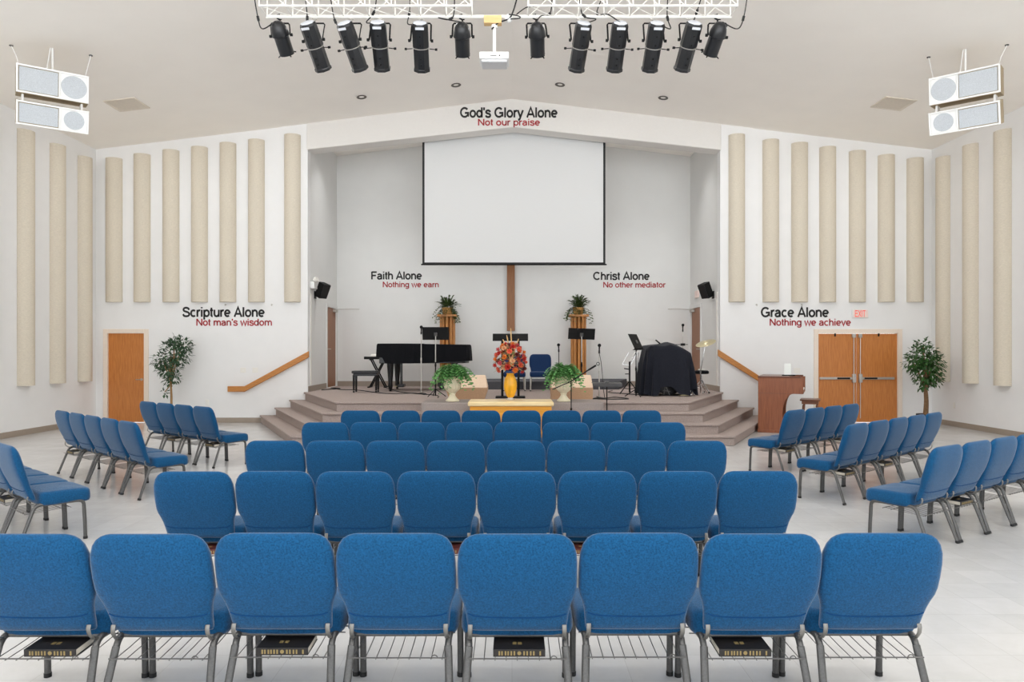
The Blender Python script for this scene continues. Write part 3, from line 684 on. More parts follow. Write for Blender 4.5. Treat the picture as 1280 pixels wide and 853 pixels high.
# lighting truss
TD = 9.3; TZ = EYE + (HZ - 21) * TD / FP
xt = lambda px: (px - 640) * TD / FP
tr = thing('lighting_truss', 'white lattice lighting truss hanging across the top of the hall', 'truss', (0, TD, TZ))
secs = [(xt(334), xt(590)), (xt(660), xt(913))]
BX = .30
MB().cyl((xt(333), 0, 0), (xt(914), 0, 0), .024, 12).build('chord', 'truss', tr)
for a, c in secs:
    for yy, zz in ((-BX, 0), (0, BX), (-BX, BX)):
        MB().cyl((a, yy, zz), (c, yy, zz), .014, 10).build('chord', 'truss', tr)
    n = 8; b = MB(); st_ = (c - a) / n
    for i in range(n + 1):
        x = a + i * st_
        for p, q in (((x, 0, 0), (x, 0, BX)), ((x, -BX, 0), (x, -BX, BX)), ((x, 0, 0), (x, -BX, 0))): b.cyl(p, q, .008, 6)
        if i < n:
            for p, q in (((x, 0, 0), (x + st_, 0, BX)), ((x, -BX, BX), (x + st_, -BX, 0)), ((x + st_, 0, 0), (x, -BX, 0)), ((x, 0, BX), (x + st_, -BX, BX))): b.cyl(p, q, .006, 6)
    b.build('lattice', 'truss', tr)
    for x in (a + .5, c - .5):
        MB().cyl((x, -BX / 2, BX), (x, -BX / 2, ceil_z(x) - TZ), .012, 8).build('hanger_rod', 'truss', tr)
MB().box(xt(605), xt(627), -.05, .05, -.10, -.0).build('mount_block', 'block', tr, bevel=.005)

def aim(a):
    """matrix taking local -Z (beam) to direction a, local X kept level"""
    z = -Vector(a).normalized(); x = Vector((0, 1, 0)).cross(z)
    x = Vector((0, 0, 1)).cross(z).normalized() * -1 if False else z.cross(Vector((0, 0, 1))).normalized() * -1
    y = z.cross(x); return Matrix((x, y, z)).transposed().to_4x4()
def stage_light(kind, px, top, bot, lb):
    hang = Vector((xt(px), TD, TZ))
    pt = at(top[0], top[1], TD); 
    # axis: screen displacement plus tilt toward the stage
    dx = (bot[0] - top[0]) / 46.0 * .5
    a = Vector((dx * 1.25, .66, -.75)).normalized()
    rt = thing('stage_spotlight' if kind == 'e' else 'par_can_light', lb, 'stage light', hang, group='stage lights on the truss')
    L = .60 if kind == 'e' else .42
    bc = at((top[0] + bot[0]) / 2, (top[1] + bot[1]) / 2, TD + .02)   # centre of the body
    T = Matrix.Translation(bc - hang) @ aim(a)
    if kind == 'e':
        bd = MB(); n = 8; r = .110
        oc = lambda rr, z: [(rr * math.cos(2 * math.pi * (i + .5) / n), rr * math.sin(2 * math.pi * (i + .5) / n), z) for i in range(n)]
        bd.rings([oc(r * .86, L / 2), oc(r * .98, L / 2 - .03), oc(r, .02), oc(r * .92, .0)], T=T)
        body = bd.build('rear_housing', 'lampblack', rt, angle=20)
        MB().rings([oc(r * .62, L / 2 + .012), oc(r * .80, L / 2 + .004), oc(r * .84, L / 2 - .002)], T=T).build('rear_cap', 'capmetal', body)
        bl = MB().rings([oc(r * .90, .0), oc(r * .94, -.02), oc(r * .94, -L / 2 + .04), oc(r * 1.02, -L / 2 + .03), oc(r * 1.02, -L / 2)], T=T).build('lens_barrel', 'lampblack', rt, angle=20)
        MB().lathe([(.001, -L / 2 - .002), (r * .8, -L / 2 - .002), (r * .8, -L / 2 + .01)], 20, T=T).build('lens', 'glass', bl)
        MB().lathe([(r * .96, -.004), (r * .985, -.004), (r * .985, .006), (r * .96, .006)], 20, T=T, caps=False).build('seam_ring', 'silver', bl)
        lw = MB().box(-.055, .055, -r * .96, -r * .93, L / 2 - .055, L / 2 - .025, T)
        lw.build('label_plate', 'labelw', body)
        for q in (-1, 1):
            MB().tube([T @ Vector((q * r, 0, -.02)), T @ Vector((q * (r + .07), -.02, -.02)), T @ Vector((q * (r + .072), -.02, -.02)), T @ Vector((q * (r + .10), -.02, -.02))], [.006, .006, .016, .016], 8).build('shutter_knob', 'blackm', body)
        for zz in (.16, .05, -.12, -.2): MB().ball(T @ Vector((0, -r * .93, zz)), .014, 6).build('screw', 'blackm', body)
        piv = .08; yw = r + .02; armz = .20
    else:
        r = .095
        bd = MB().lathe([(.012, L / 2), (.04, L / 2 - .004), (.068, L / 2 - .022), (.09, L / 2 - .06), (.104, L / 2 - .11), (.110, L / 2 - .155), (.110, L / 2 - .17)], 24, T=T)
        body = bd.build('rear_housing', 'lampblack', rt, angle=30)
        MB().lathe([(.112, L / 2 - .168), (.112, L / 2 - .18), (r, L / 2 - .19), (r, -L / 2), (r - .008, -L / 2), (r - .008, -.02)], 24, T=T, caps=False).build('front_barrel', 'lampblack', rt, angle=30)
        MB().lathe([(r - .01, -L / 2 + .02), (.001, -L / 2 + .02)], 24, T=T).build('lens', 'glass', body)
        cl = MB()
        for q in range(4):
            an = math.pi / 4 + q * math.pi / 2
            cl.tube([T @ Vector(((r) * math.cos(an), r * math.sin(an), -L / 2 + .01)), T @ Vector(((r + .03) * math.cos(an), (r + .03) * math.sin(an), -L / 2 - .005))], .008, 6)
        cl.build('filter_clip', 'blackm', body)
        piv = .03; yw = .128
    # yoke from pivots up to the clamp under the chord
    pl = T @ Vector((-yw, 0, piv)); pr = T @ Vector((yw, 0, piv)); topz = -.085
    mid = Vector((0, 0, topz))
    hx = Vector((yw, 0, 0)); base = (pl + pr) / 2
    tl_, tr_ = Vector((mid.x - yw * .95, 0, topz)), Vector((mid.x + yw * .95, 0, topz))
    yk = MB().tube([pl, pl * .35 + tl_ * .65, tl_ + Vector((0, 0, -.02)), tl_ + Vector((.015, 0, 0)), mid, tr_ + Vector((-.015, 0, 0)), tr_ + Vector((0, 0, -.02)), pr * .35 + tr_ * .65, pr], .011, 6, flat=(1, .6))
    yo = yk.build('yoke', 'blackm', rt)
    for p, s in ((pl, -1), (pr, 1)): MB().tube([p, p + Vector((s * .03, 0, 0))], .02, 8).build('yoke_knob', 'blackm', yo)
    ck = MB().tube([(0, 0, .03), (-.034, 0, .02), (-.036, 0, -.02), (0, 0, -.038), (0, 0, -.09)], .012, 8)
    ck.cyl((-.012, -.03, -.05), (.03, -.03, -.05), .008, 6)
    ck.build('hook_clamp', 'silver' if kind == 'e' else 'blackm', rt)
    return rt, T, L
LI = [('p', 350, (347.5, 29), (357, 66), 'black par can first from the left end of the truss, tilted'),
      ('e', 394, (388, 36), (401, 81), 'black ellipsoidal spotlight second on the truss with bright rear cap'),
      ('e', 440, (432.5, 36), (448.5, 81), 'black ellipsoidal spotlight third on the truss, tilted most steeply'),
      ('e', 476, (475.5, 35), (474.5, 81), 'black ellipsoidal spotlight fourth on the truss, hanging straight'),
      ('e', 527, (527.5, 35), (525, 83), 'black ellipsoidal spotlight fifth on the truss, beside the upright par can'),
      ('p', 578, (578, 31), (577.5, 67), 'black par can hanging upright just before the projector'),
      ('p', 670, (669.5, 31), (673.5, 67), 'black par can just after the projector'),
      ('e', 724, (729, 36), (721, 82), 'black ellipsoidal spotlight first after the projector-side par can, leaning'),
      ('e', 771, (773, 35), (770, 83), 'black ellipsoidal spotlight second after the projector-side par can'),
      ('e', 816, (818, 36), (815, 82), 'black ellipsoidal spotlight third after the projector-side par can'),
      ('e', 861, (864.5, 36), (855.5, 81), 'black ellipsoidal spotlight beside the end par can, leaning'),
      ('p', 897, (901.5, 30), (888, 67), 'black par can at the organ-side end of the truss, tilted')]
CORDS = [((320, -12), (322, 20), (328, 36), (345, 38)), ((383, -8), (384, 20), (383, 40), (378, 47)), ((414, 12), (418, 24), (426, 34), (432, 36)), ((474, -8), (468, 14), (458, 28), (470, 36)),
         ((514, -8), (512, 14), (510, 30), (520, 33)), ((569, -8), (566, 22), (548, 22), (572, 45)), ((690, -8), (688, 16), (676, 20), (671, 24)), ((722, -8), (728, 18), (745, 24), (734, 34)),
         ((758, -6), (746, 16), (760, 18), (771, 30)), ((833, -8), (834, 20), (838, 36), (828, 41)), ((878, -8), (872, 12), (866, 30), (866, 40)), ((932, -8), (930, 20), (922, 36), (904, 43))]
for (k, px, a, c, lb), cd in zip(LI, CORDS):
    rt, T, L = stage_light(k, px, a, c, lb)
    off = rt.location
    P = [at(*q, TD - .03) - off for q in cd]; P[-1] = T @ Vector((0, -.02, L / 2 + .005))
    P[0] = Vector((P[0].x, -BX * .5, BX + .02))
    pth = smooth_path(P, 8)
    co = MB().tube(pth, .0075, 6).build('power_cord', 'cable', rt)
    i = len(pth) // 3
    MB().tube([pth[i], pth[i + 2]], [.017, .017], 8).build('plug', 'cable', co)
# projector
pj = thing('ceiling_projector', 'white projector hanging on a pole below the truss', 'projector', at(618, 75, TD))
MB().box(-.188, .188, -.15, .15, -.04, .05).build('body', 'white', pj, bevel=.012)
MB().box(-.165, .165, -.13, .13, -.075, -.038).build('lower_body', 'projgrey', pj, bevel=.012)
MB().box(-.05, .03, -.152, -.148, -.008, .0).box(.06, .075, -.152, -.148, -.012, .006).build('port', 'glass', pj)
MB().cyl((0, 0, .07), (0, 0, .41), .022, 12).cyl((0, 0, .41), (0, 0, .45), .04, 12).build('pole', 'white', pj)
MB().box(-.07, .05, -.05, .05, .05, .07).tube([(-.14, 0, .05), (-.15, 0, .09), (-.11, 0, .10), (-.10, 0, .06)], .006, 6).build('mount_plate', 'steel', pj)
sp = thing('cable_spider', 'tangle of black cable and white junction by the projector block', 'cable', at(636, 23, TD - .03))
MB().ball((0, 0, 0), .055, 8).build('junction', 'white', sp)
MB().tube(smooth_path([(-.22, 0, -.14), (-.14, 0, -.06), (.0, -.04, -.02), (.06, -.05, .08), (.12, -.04, .3)]), .010, 6).tube(smooth_path([(0, -.05, .03), (.12, -.05, .01), (.14, -.05, -.02), (.02, -.05, -.03)]), .008, 6).tube(smooth_path([(.1, -.05, .03), (.22, -.04, .12), (.32, -.02, .14)]), .007, 6).build('cord', 'cable', sp)

# ------------------------------------------------------------------ wall details
for s, x0, lb in ((-1, -5.0, 'oak handrail on the front wall rising beside the piano-side steps'), (1, 5.0, 'oak handrail on the front wall descending beside the organ')):
    hr = thing('handrail', lb, 'handrail', (0, YF - .03, 0), group='oak stair handrails')
    dH = YF - .1
    g = [at(px, py, dH) for px, py in ((285, 486.5), (306, 486.5), (386.5, 443))]
    pts = [(p.x, p.z) for p in g]
    if s > 0:
        g = [at(px, py, dH) for px, py in ((988, 486), (968, 486), (897, 441))]; pts = [(p.x, p.z) for p in g]
    hh = .065
    sl = math.atan2(pts[2][1] - pts[1][1], abs(pts[2][0] - pts[1][0])); vh = hh / math.cos(sl)
    up = [(pts[0][0], pts[0][1] + hh), (pts[1][0], pts[1][1] + hh), (pts[2][0], pts[2][1] + vh)]
    dn = [(pts[2][0], pts[2][1] - vh), (pts[1][0], pts[1][1] - hh), (pts[0][0], pts[0][1] - hh)]
    MB().prism(up + dn, -.11, -.06, 'xz').build('rail', 'rail', hr, bevel=.012)
    b = MB()
    for t in (.08, .5, .9):
        x = pts[1][0] + (pts[2][0] - pts[1][0]) * t; z = pts[1][1] + (pts[2][1] - pts[1][1]) * t
        b.box(x - .02, x + .02, -.07, .03, z - .04, z + .04)
    b.build('wall_bracket', 'steel', hr)
def plate(nm, c, lb, rz=0, w=.075, h=.12, sw=True):
    t = thing(nm, lb, 'switch' if sw else 'outlet', c, rz)
    MB().box(-w / 2, w / 2, -.008, 0, -h / 2, h / 2).build('face_plate', 'plate', t, bevel=.003)
    b = MB()
    if sw: b.box(-.008, .008, -.016, -.006, -.014, .014)
    else: b.box(-.017, .017, -.010, -.006, .012, .04).box(-.017, .017, -.010, -.006, -.04, -.012)
    b.build('toggle' if sw else 'socket', 'white', t, bevel=.002)
plate('light_switch', at(304, 463, YF), 'white switch plate on the wall above the handrail, farther from the stage', w=.13)
plate('light_switch', at(319, 463, YF), 'white switch plate on the wall above the handrail, nearer the stage', w=.13)
plate('wall_outlet', at(259, 503, YF), 'ivory wall outlet low between the ficus and the handrail', sw=False)
plate('light_switch', at(996, 463.5, YF), 'ivory switch plate on the wall behind the organ', w=.15)
plate('wall_outlet', Vector((XR, 15.85, EYE - (507 - HZ) * 15.85 / FP)), 'ivory wall outlet on the side wall beside the bushy tree', R(-90), sw=False)
plate('wall_outlet', at(368 + 8, 505.5, 15.0) * 0 + Vector((-5.10, 14.55, .10)), 'white outlet plate on the lowest stage step', R(-64), sw=False) if False else None
for px, lb in ((282, 'small grey hook on the wall above the Scripture lettering, nearer the door'), (340, 'small grey hook on the wall above the Scripture lettering, nearer the stage'), (945.5, 'small grey hook on the wall beside the Grace lettering'), (1002, 'small grey hook on the wall above the Grace lettering')):
    p = at(px, 381, YF)
    h_ = MB().cyl((0, 0, 0), (0, -.02, 0), .018, 10).tube([(0, -.02, 0), (0, -.04, -.01), (0, -.04, -.035)], .007, 6).build('wall_hook', 'silver', loc=p)
    tag(h_, lb, 'hook', 'small wall hooks')
# wall speakers in the alcove
def wall_speaker(c, s, lb):
    t = thing('wall_speaker', lb, 'speaker', c, group='alcove wall speakers')
    T = Matrix.Rotation(R(s * 64), 4, 'Z') @ Matrix.Rotation(R(24), 4, 'X')
    bd = MB().prism([(-.13, -.10), (.13, -.10), (.09, .10), (-.09, .10)], -.18, .18, 'xy', T).build('cabinet', 'blackm', t, bevel=.01)
    MB().box(-.12, .12, -.115, -.10, -.17, .17, T).build('grille', 'lampblack', bd, bevel=.006)
    MB().tube([T @ Vector((0, .10, -.05)), Vector((-s * .08, .06, -.12)), Vector((-s * .17, .04, -.12))], .018, 8).build('bracket_arm', 'blackm', t)
    MB().box(min(-s * .155, -s * .18), max(-s * .155, -s * .18), -.05, .09, -.20, -.02).build('wall_plate', 'blackm', t, bevel=.004)
wall_speaker((AL + .18, 17.25, EYE + (HZ - 363) * 17.25 / FP), 1, 'black tilted speaker on the alcove wall beside the piano')
wall_speaker((AR - .18, 17.2, EYE + (HZ - 363) * 17.2 / FP), -1, 'black tilted speaker on the alcove wall beside the drums')
el = thing('emergency_light', 'white emergency lamp on the alcove wall beside the black speaker', 'lamp', (AL + .06, 17.0, EYE + (HZ - 356) * 17.0 / FP))
MB().box(-.06, .04, -.14, .14, -.10, .06).build('battery_box', 'white', el, bevel=.01)
for yy in (-.08, .08): MB().lathe([(.02, .0), (.06, .05), (.06, .08), (.001, .085)], 16, T=Matrix.Translation((.0, yy, .10)) @ Matrix.Rotation(R(70), 4, 'Y')).build('lamp_head', 'plate', el)
rw = MB().box(AR - .025, AR, 16.88, 16.92, ST + .14, 3.05).build('cable_raceway', 'raceway'); tag(rw, 'white cable raceway down the alcove wall beside the drums', 'cable cover')
rw = MB().box(AL, AL + .02, 16.88, 16.92, ST + .14, 3.0).build('cable_raceway', 'raceway'); tag(rw, 'white cable raceway down the alcove wall beside the piano', 'cable cover')

# ------------------------------------------------------------------ stage furniture
rs = MB().prism([(-1.76, 17.75), (2.64, 17.75), (3.10, YA - .02), (-2.0, YA - .02)], ST, ST + .2).build('carpeted_riser', 'riser', bevel=.01, smooth=False)
tag(rs, 'low charcoal carpeted riser along the rear of the stage', 'riser')
pb = MB()
n = 6; x0, x1, y0, y1 = -1.60, 1.62, 12.62, 13.50
poly = [(x0, y1)] + [(x0 + .10 - .10 * math.cos(math.pi / 2 * i / n), y0 + .10 - .10 * math.sin(math.pi / 2 * i / n)) for i in range(n + 1)] + [(x1 - .10 + .10 * math.sin(math.pi / 2 * i / n), y0 + .10 - .10 * math.cos(math.pi / 2 * i / n)) for i in range(n + 1)] + [(x1, y1)]
pb.prism(poly, .0, .76)
plat = pb.build('carpeted_block', 'carpet2', bevel=.015); tag(plat, 'grey carpeted block in front of the stage steps under the fern urns', 'platform')

# communion table
ct = thing('communion_table', 'golden oak table with pale top before the stage, flower vase on it', 'table', (0, 12.12, 0))
cx = (638.5 - 640) * 12 / FP
TZt = .835
tw = 53.5 * 11.85 / FP
MB().box(cx - tw, cx + tw, -.36, .36, TZt - .075, TZt).build('table_top', 'tabletop', ct, bevel=.022)
bw = tw - .035
ap = MB(); arc = lambda xa, xb, za, zb, nn=10: [(xa + (xb - xa) * i / nn, za + (zb - za) * math.sin(math.pi * i / nn)) for i in range(nn + 1)]
front = [(cx - bw, TZt - .075), (cx - bw, .0), (cx - bw + .14, .0)] + [(cx - bw + .14 + .10 * i / 6, .05 + .46 * (i / 6) ** .5) for i in range(7)] + [(cx + bw - .24 + .10 * i / 6, .05 + .46 * (1 - i / 6) ** .5) for i in range(7)] + [(cx + bw - .14, 0), (cx + bw, 0), (cx + bw, TZt - .075)]
for y0_ in (-.335, .295): MB().prism(front, y0_, y0_ + .04, 'xz').build('apron_panel', 'table', ct, bevel=.006)
for sx in (-1, 1):
    xx = cx + sx * (bw - .03); MB().box(xx - .03, xx + .03, -.295, .295, .0, TZt - .075).build('end_panel', 'table', ct, bevel=.006)
# vase with flowers
fx, fy = at(638, 490, 12.2).x, 12.20
fl = thing('flower_arrangement', 'red and orange flowers in an amber vase on the golden table', 'flowers', (fx, fy, TZt))
MB().lathe([(.055, 0), (.075, .004), (.075, .016), (.045, .03), (.04, .05)], 24).build('vase_foot', 'vasefoot', fl)
MB().lathe([(.045, .045), (.075, .08), (.103, .16), (.112, .24), (.108, .31), (.09, .37), (.068, .41), (.06, .43), (.07, .455), (.055, .455)], 28).build('vase', 'vase', fl)
rf = random.Random(11)
def leafquad(b, p, d, n_, L, w):
    """a folded pointed leaf from p along d"""
    d = Vector(d).normalized(); n_ = Vector(n_); s_ = d.cross(n_)
    if s_.length < 1e-3: s_ = d.cross(Vector((1, .3, .2)))
    s_.normalize(); u = s_.cross(d)
    p = Vector(p)
    b.add([p, p + d * L * .45 + s_ * w + u * w * .25, p + d * L, p + d * L * .45 - s_ * w + u * w * .25, p + d * L * .5], [(0, 4, 1), (1, 4, 2), (2, 4, 3), (3, 4, 0)])
lf = MB()
for i in range(240):
    a = rf.uniform(0, 6.28); e = rf.uniform(-.5, 1.3)
    d = Vector((math.cos(a) * math.cos(e), math.sin(a) * math.cos(e), math.sin(e)))
    c = Vector((0, 0, .63)) + Vector((d.x * .235, d.y * .19, d.z * .29)) * rf.uniform(.3, 1.0)
    leafquad(lf, c, d + Vector((0, 0, rf.uniform(-.6, .4))), Vector((0, 0, 1)), rf.uniform(.07, .12), rf.uniform(.014, .026)); lf.cur = rf.choice((0, 0, 1, 2, 3, 3))
    lf.m[-4:] = [lf.cur] * 4
lf.build('leaf_spray', ['palegreen', 'f_orange', 'f_wine', 'f_peach'], fl, recalc=False, smooth=False)
cols = ['f_red', 'f_coral', 'f_orange', 'f_pink', 'f_coral', 'f_wine', 'f_peach', 'f_red', 'f_orange']
for i in range(46):
    a = i * 2.399 + .3; e = -.62 + 1.95 * (i / 45)
    d = Vector((math.cos(a) * math.cos(e), math.sin(a) * math.cos(e), math.sin(e)))
    c = Vector((d.x * .245, d.y * .20, .66 + d.z * .29))
    b = MB(); sz = rf.uniform(.046, .072)
    for ring_, cnt in ((1.0, 8), (.62, 6), (.3, 4)):
        for q in range(cnt):
            an = q * 2 * math.pi / cnt + ring_
            t1 = d.cross(Vector((0.1, .2, 1))).normalized(); t2 = d.cross(t1)
            out = (t1 * math.cos(an) + t2 * math.sin(an)) * ring_ + d * (1.15 - ring_)
            leafquad(b, c, out, d, sz, sz * .36)
    b.ball(c + d * .006, .011, 6)
    b.build('blossom', cols[i % len(cols)], fl, recalc=False, smooth=False)
tw_ = MB()
for (dx, dz, ddx) in ((-.03, 1.03, -.12), (.02, 1.22, .0), (.06, 1.04, .12), (-.01, 1.10, -.06)):
    tw_.tube(smooth_path([(0, 0, .6), (dx, .01, .8), (ddx * 1.0 + dx * .3, .01, dz)], 5), [.010] * 10 + [.006], 5)
tw_.build('twig', 'twig', fl)

# urns with ferns
def urn_fern(c, lb, seed, rx=.40):
    t = thing('potted_fern', lb, 'plant', c, group='ferns in cream urns')
    pr = [(.118, 0), (.125, .012), (.115, .03), (.082, .06), (.056, .10), (.05, .125), (.062, .135), (.055, .15), (.09, .18), (.13, .225), (.15, .28), (.148, .335), (.138, .37), (.152, .40), (.162, .415), (.158, .43), (.135, .43), (.125, .40)]
    b = MB(); nn = 32; rg = []
    for r, z in pr:
        k = .06 if .17 < z < .36 else 0
        rg.append([(r * (1 + k * math.cos(16 * 2 * math.pi * i / nn)) * math.cos(2 * math.pi * i / nn), r * (1 + k * math.cos(16 * 2 * math.pi * i / nn)) * math.sin(2 * math.pi * i / nn), z) for i in range(nn)])
    b.rings(rg).build('urn', 'urn', t, angle=50)
    MB().lathe([(.001, .415), (.128, .41)], 20, caps=False).build('soil', 'soil', t)
    g = random.Random(seed); b = MB()
    for i in range(92):
        a = i * 2.399 + g.uniform(-.3, .3); rad = rx * g.uniform(.45, 1.05); h = g.uniform(.10, .30) * (1.15 - .3 * rad / rx); dr = g.uniform(.05, .32) * rad / rx
        p0 = Vector((0, 0, .41)); dirv = Vector((math.cos(a), math.sin(a), 0))
        pth = bez(p0 + dirv * .04, p0 + dirv * rad * .35 + Vector((0, 0, h * 1.15)), p0 + dirv * rad * .75 + Vector((0, 0, h)), p0 + dirv * rad + Vector((0, 0, h - dr - .08)), 9)
        sd = Vector((-dirv.y, dirv.x, 0))
        for k in range(1, 10):
            w = .085 * math.sin(math.pi * (k / 10) ** .8) + .014
            tn = (pth[k] - pth[k - 1]).normalized()
            for s in (-1, 1):
                leafquad(b, pth[k], sd * s + tn * .75 + Vector((0, 0, -.18)), Vector((0, 0, 1)), w, .024)
    b.build('fern_foliage', 'fern', t, recalc=False, smooth=False)
urn_fern((at(565.5, 0, 12.95).x, 12.95, .76), 'green fern in a cream urn on the carpeted block before the piano', 3)
urn_fern((at(704.5, 0, 12.95).x, 12.95, .76), 'green fern in a cream urn on the carpeted block before the navy chair', 8, .37)

# floor monitor wedges
def wedge(c, w, rz, lb, cham):
    t = thing('monitor_wedge', lb, 'speaker', c, rz, group='tan floor monitors')
    cy = (w / 2)
    def outline(z, y0, y1, ins): return [(-cy + ins, y0, z), (cy - ins, y0, z), (cy - ins, y1, z), (-cy + ins, y1, z)]
    ci = cham
    b = MB().rings([outline(0, 0, .42, ci), outline(.20, -.04, .44, 0), outline(.25, -.05, .45, 0)])
    bd = b.build('cabinet', 'wedge', t, bevel=.012, smooth=False)
    b = MB().rings([outline(.25, -.05, .45, 0), outline(.46, .26, .44, ci * .7), outline(.48, .30, .42, ci * .9)])
    b.build('sloped_top', 'wedgetop', t, bevel=.012, smooth=False)
    MB().box(-cy + .08, cy - .08, .43, .462, .06, .40).build('speaker_grille', 'wedgegrille', bd, bevel=.004)
wedge((at(583.5, 0, 13.85).x + .0, 13.85, ST), .80, R(0), 'tan octagonal-ended floor monitor beside the fern before the piano', .07)
wedge((at(719, 0, 13.85).x - .06, 13.85, ST), .80, R(0), 'tan box-shaped floor monitor behind the fern before the navy chair', .005)

# fluted pedestals with plants
def pedestal(c, lb, lb2, seed):
    t = thing('plant_pedestal', lb, 'pedestal', c, group='fluted oak pedestals')
    h = 1.70
    MB().box(-.215, .215, -.215, .215, 0, .09).build('base', 'pedestal', t, bevel=.01)
    MB().box(-.25, .25, -.25, .25, h - .06, h).build('top', 'pedestal', t, bevel=.012)
    for i in range(10):
        a = 2 * math.pi * (i + .5) / 10
        q = (.17 * math.cos(a), .17 * math.sin(a))
        MB().cyl((q[0], q[1], .09), (q[0], q[1], h - .06), .038, 10).build('fluted_post', 'pedestal', t)
    p = thing('basket_plant', lb2, 'plant', (c[0], c[1], c[2] + h + .002), group='plants on the pedestals')
    MB().lathe([(.09, 0), (.125, .02), (.135, .12), (.15, .17), (.145, .185), (.12, .17)], 20).build('basket', 'basket', p)
    g = random.Random(seed); b = MB()
    for i in range(120):
        a = g.uniform(0, 6.28); e = g.uniform(-.3, 1.45); L = g.uniform(.16, .40)
        d = Vector((math.cos(a) * math.cos(e), math.sin(a) * math.cos(e), math.sin(e)))
        dp = .28 if e < .3 else .05
        pth = bez(Vector((0, 0, .15)) + d * .03, Vector((0, 0, .17)) + d * L * .5, Vector((0, 0, .17)) + d * L * .85 + Vector((0, 0, -.02)), Vector((0, 0, .17)) + d * L + Vector((0, 0, -dp)), 8)
        sd = d.cross(Vector((0, 0, 1)));
        if sd.length < .01: sd = Vector((1, 0, 0))
        sd.normalize()
        for k in range(2, 9):
            for s in (-1, 1):
                leafquad(b, pth[k], sd * s + (pth[k] - pth[k - 1]).normalized() * .8 + Vector((0, 0, g.uniform(-.3, .3))), Vector((0, 0, 1)), g.uniform(.045, .075), .021)
    b.build('foliage', 'ivy', p, recalc=False, smooth=False)
pedestal((at(559.5, 0, 18.9).x, 18.9, ST + .2), 'fluted oak pedestal behind the piano', 'trailing plant in a basket on the pedestal behind the piano', 5)
pedestal((at(723, 0, 18.9).x, 18.9, ST + .2), 'fluted oak pedestal behind the music stand near the navy chair', 'trailing plant in a basket on the pedestal near the Christ lettering', 6)

# grand piano under a black cover
pn = thing('grand_piano', 'black grand piano under a cover on the stage', 'piano', (at(472, 0, 16.75).x, 16.75, ST))
PL = 2.13
out = [(0, 0), (.42, -.02), (.80, .02), (1.10, .12), (1.40, .22), (1.75, .28), (2.02, .42), (2.12, .68), (2.10, .95), (1.98, 1.22), (1.8, 1.40), (1.2, 1.44), (0, 1.44)]
def dense(poly, n=4):
    o = []
    for i in range(len(poly)):
        a, c = poly[i], poly[(i + 1) % len(poly)]
        for k in range(n): o.append((a[0] + (c[0] - a[0]) * k / n, a[1] + (c[1] - a[1]) * k / n))
    return o
MB().prism([(p[0] * .97 + .03, p[1] * .96 + .03) for p in out], .66, 1.04).build('case', 'piano', pn, bevel=.01)
for lx, ly in ((.26, .22), (.26, 1.25), (1.72, .86)):
    lg = MB().lathe([(.045, .06), (.055, .12), (.05, .2), (.075, .52), (.085, .66)], 10, (lx, ly, 0)).build('leg', 'piano', pn)
    MB().cyl((lx - .025, ly, .035), (lx + .025, ly, .035), .035, 12).build('caster', 'blackm', lg)
ly_ = MB().box(.42, .46, .66, .70, .14, .66).box(.42, .46, .78, .82, .14, .66).box(.36, .52, .60, .88, .08, .15).build('pedal_lyre', 'piano', pn, bevel=.005)
MB().box(.27, .37, .64, .67, .085, .10).box(.27, .37, .72, .75, .085, .10).box(.27, .37, .80, .83, .085, .10).build('pedal', 'brass', ly_)
cv = thing('piano_cover', 'black cloth cover draped over the grand piano', 'cloth', (pn.location.x, pn.location.y, ST))
oo = dense([(p[0] * 1.01 - .01, p[1]) for p in out], 6); g = random.Random(2); rg = []
cxp, cyp = 1.0, .72
for lev, (z, k, amp) in enumerate(((1.125, .0, 0), (1.125, .5, 0), (1.125, .985, 0), (1.115, 1.0, 0), (1.09, 1.008, .004), (.95, 1.014, .010), (.80, 1.018, .014), (.66, 1.02, .018))):
    ring = []
    for i, p in enumerate(oo):
        w = amp * (math.sin(i * 1.15) + .5 * math.sin(i * 2.3 + 1))
        kx = k + (w if k > .9 else 0)
        zz = z
        if k > .9 and lev > 4 and p[0] > .8: zz += .04 * (p[0] - .8) * (lev - 4) / 3
        if p[0] < .14 and lev >= 5: zz = max(zz, .80)     # keyboard end lifts
        zz += (.0 if k > .9 else .006) - .02 * (p[0] / 2.1 if lev < 6 else 0)
        ring.append((cxp + (p[0] - cxp) * max(kx, .002), cyp + (p[1] - cyp) * max(kx, .002), zz))
    rg.append(ring)
MB().rings(rg, True, True, False).build('cover_cloth', 'blackcloth', cv, angle=50, recalc=True)
# piano bench
pbn = thing('piano_bench', 'black piano bench with casters at the keyboard end of the piano', 'bench', (at(457.5, 0, 16.55).x, 16.55, ST))
MB().box(-.30, .30, -.16, .18, .44, .50).build('seat', 'piano', pbn, bevel=.015)
MB().box(-.27, .27, -.13, .15, .38, .44).build('apron', 'piano', pbn, bevel=.004)
for sx in (-1, 1):
    for sy in (-.12, .14):
        lg = MB().tube([(sx * .255, sy, .40), (sx * .255, sy, .05)], [.028, .022], 8).build('leg', 'piano', pbn)
        MB().ball((sx * .255, sy, .024), .024, 8).build('caster', 'blackcap', lg)
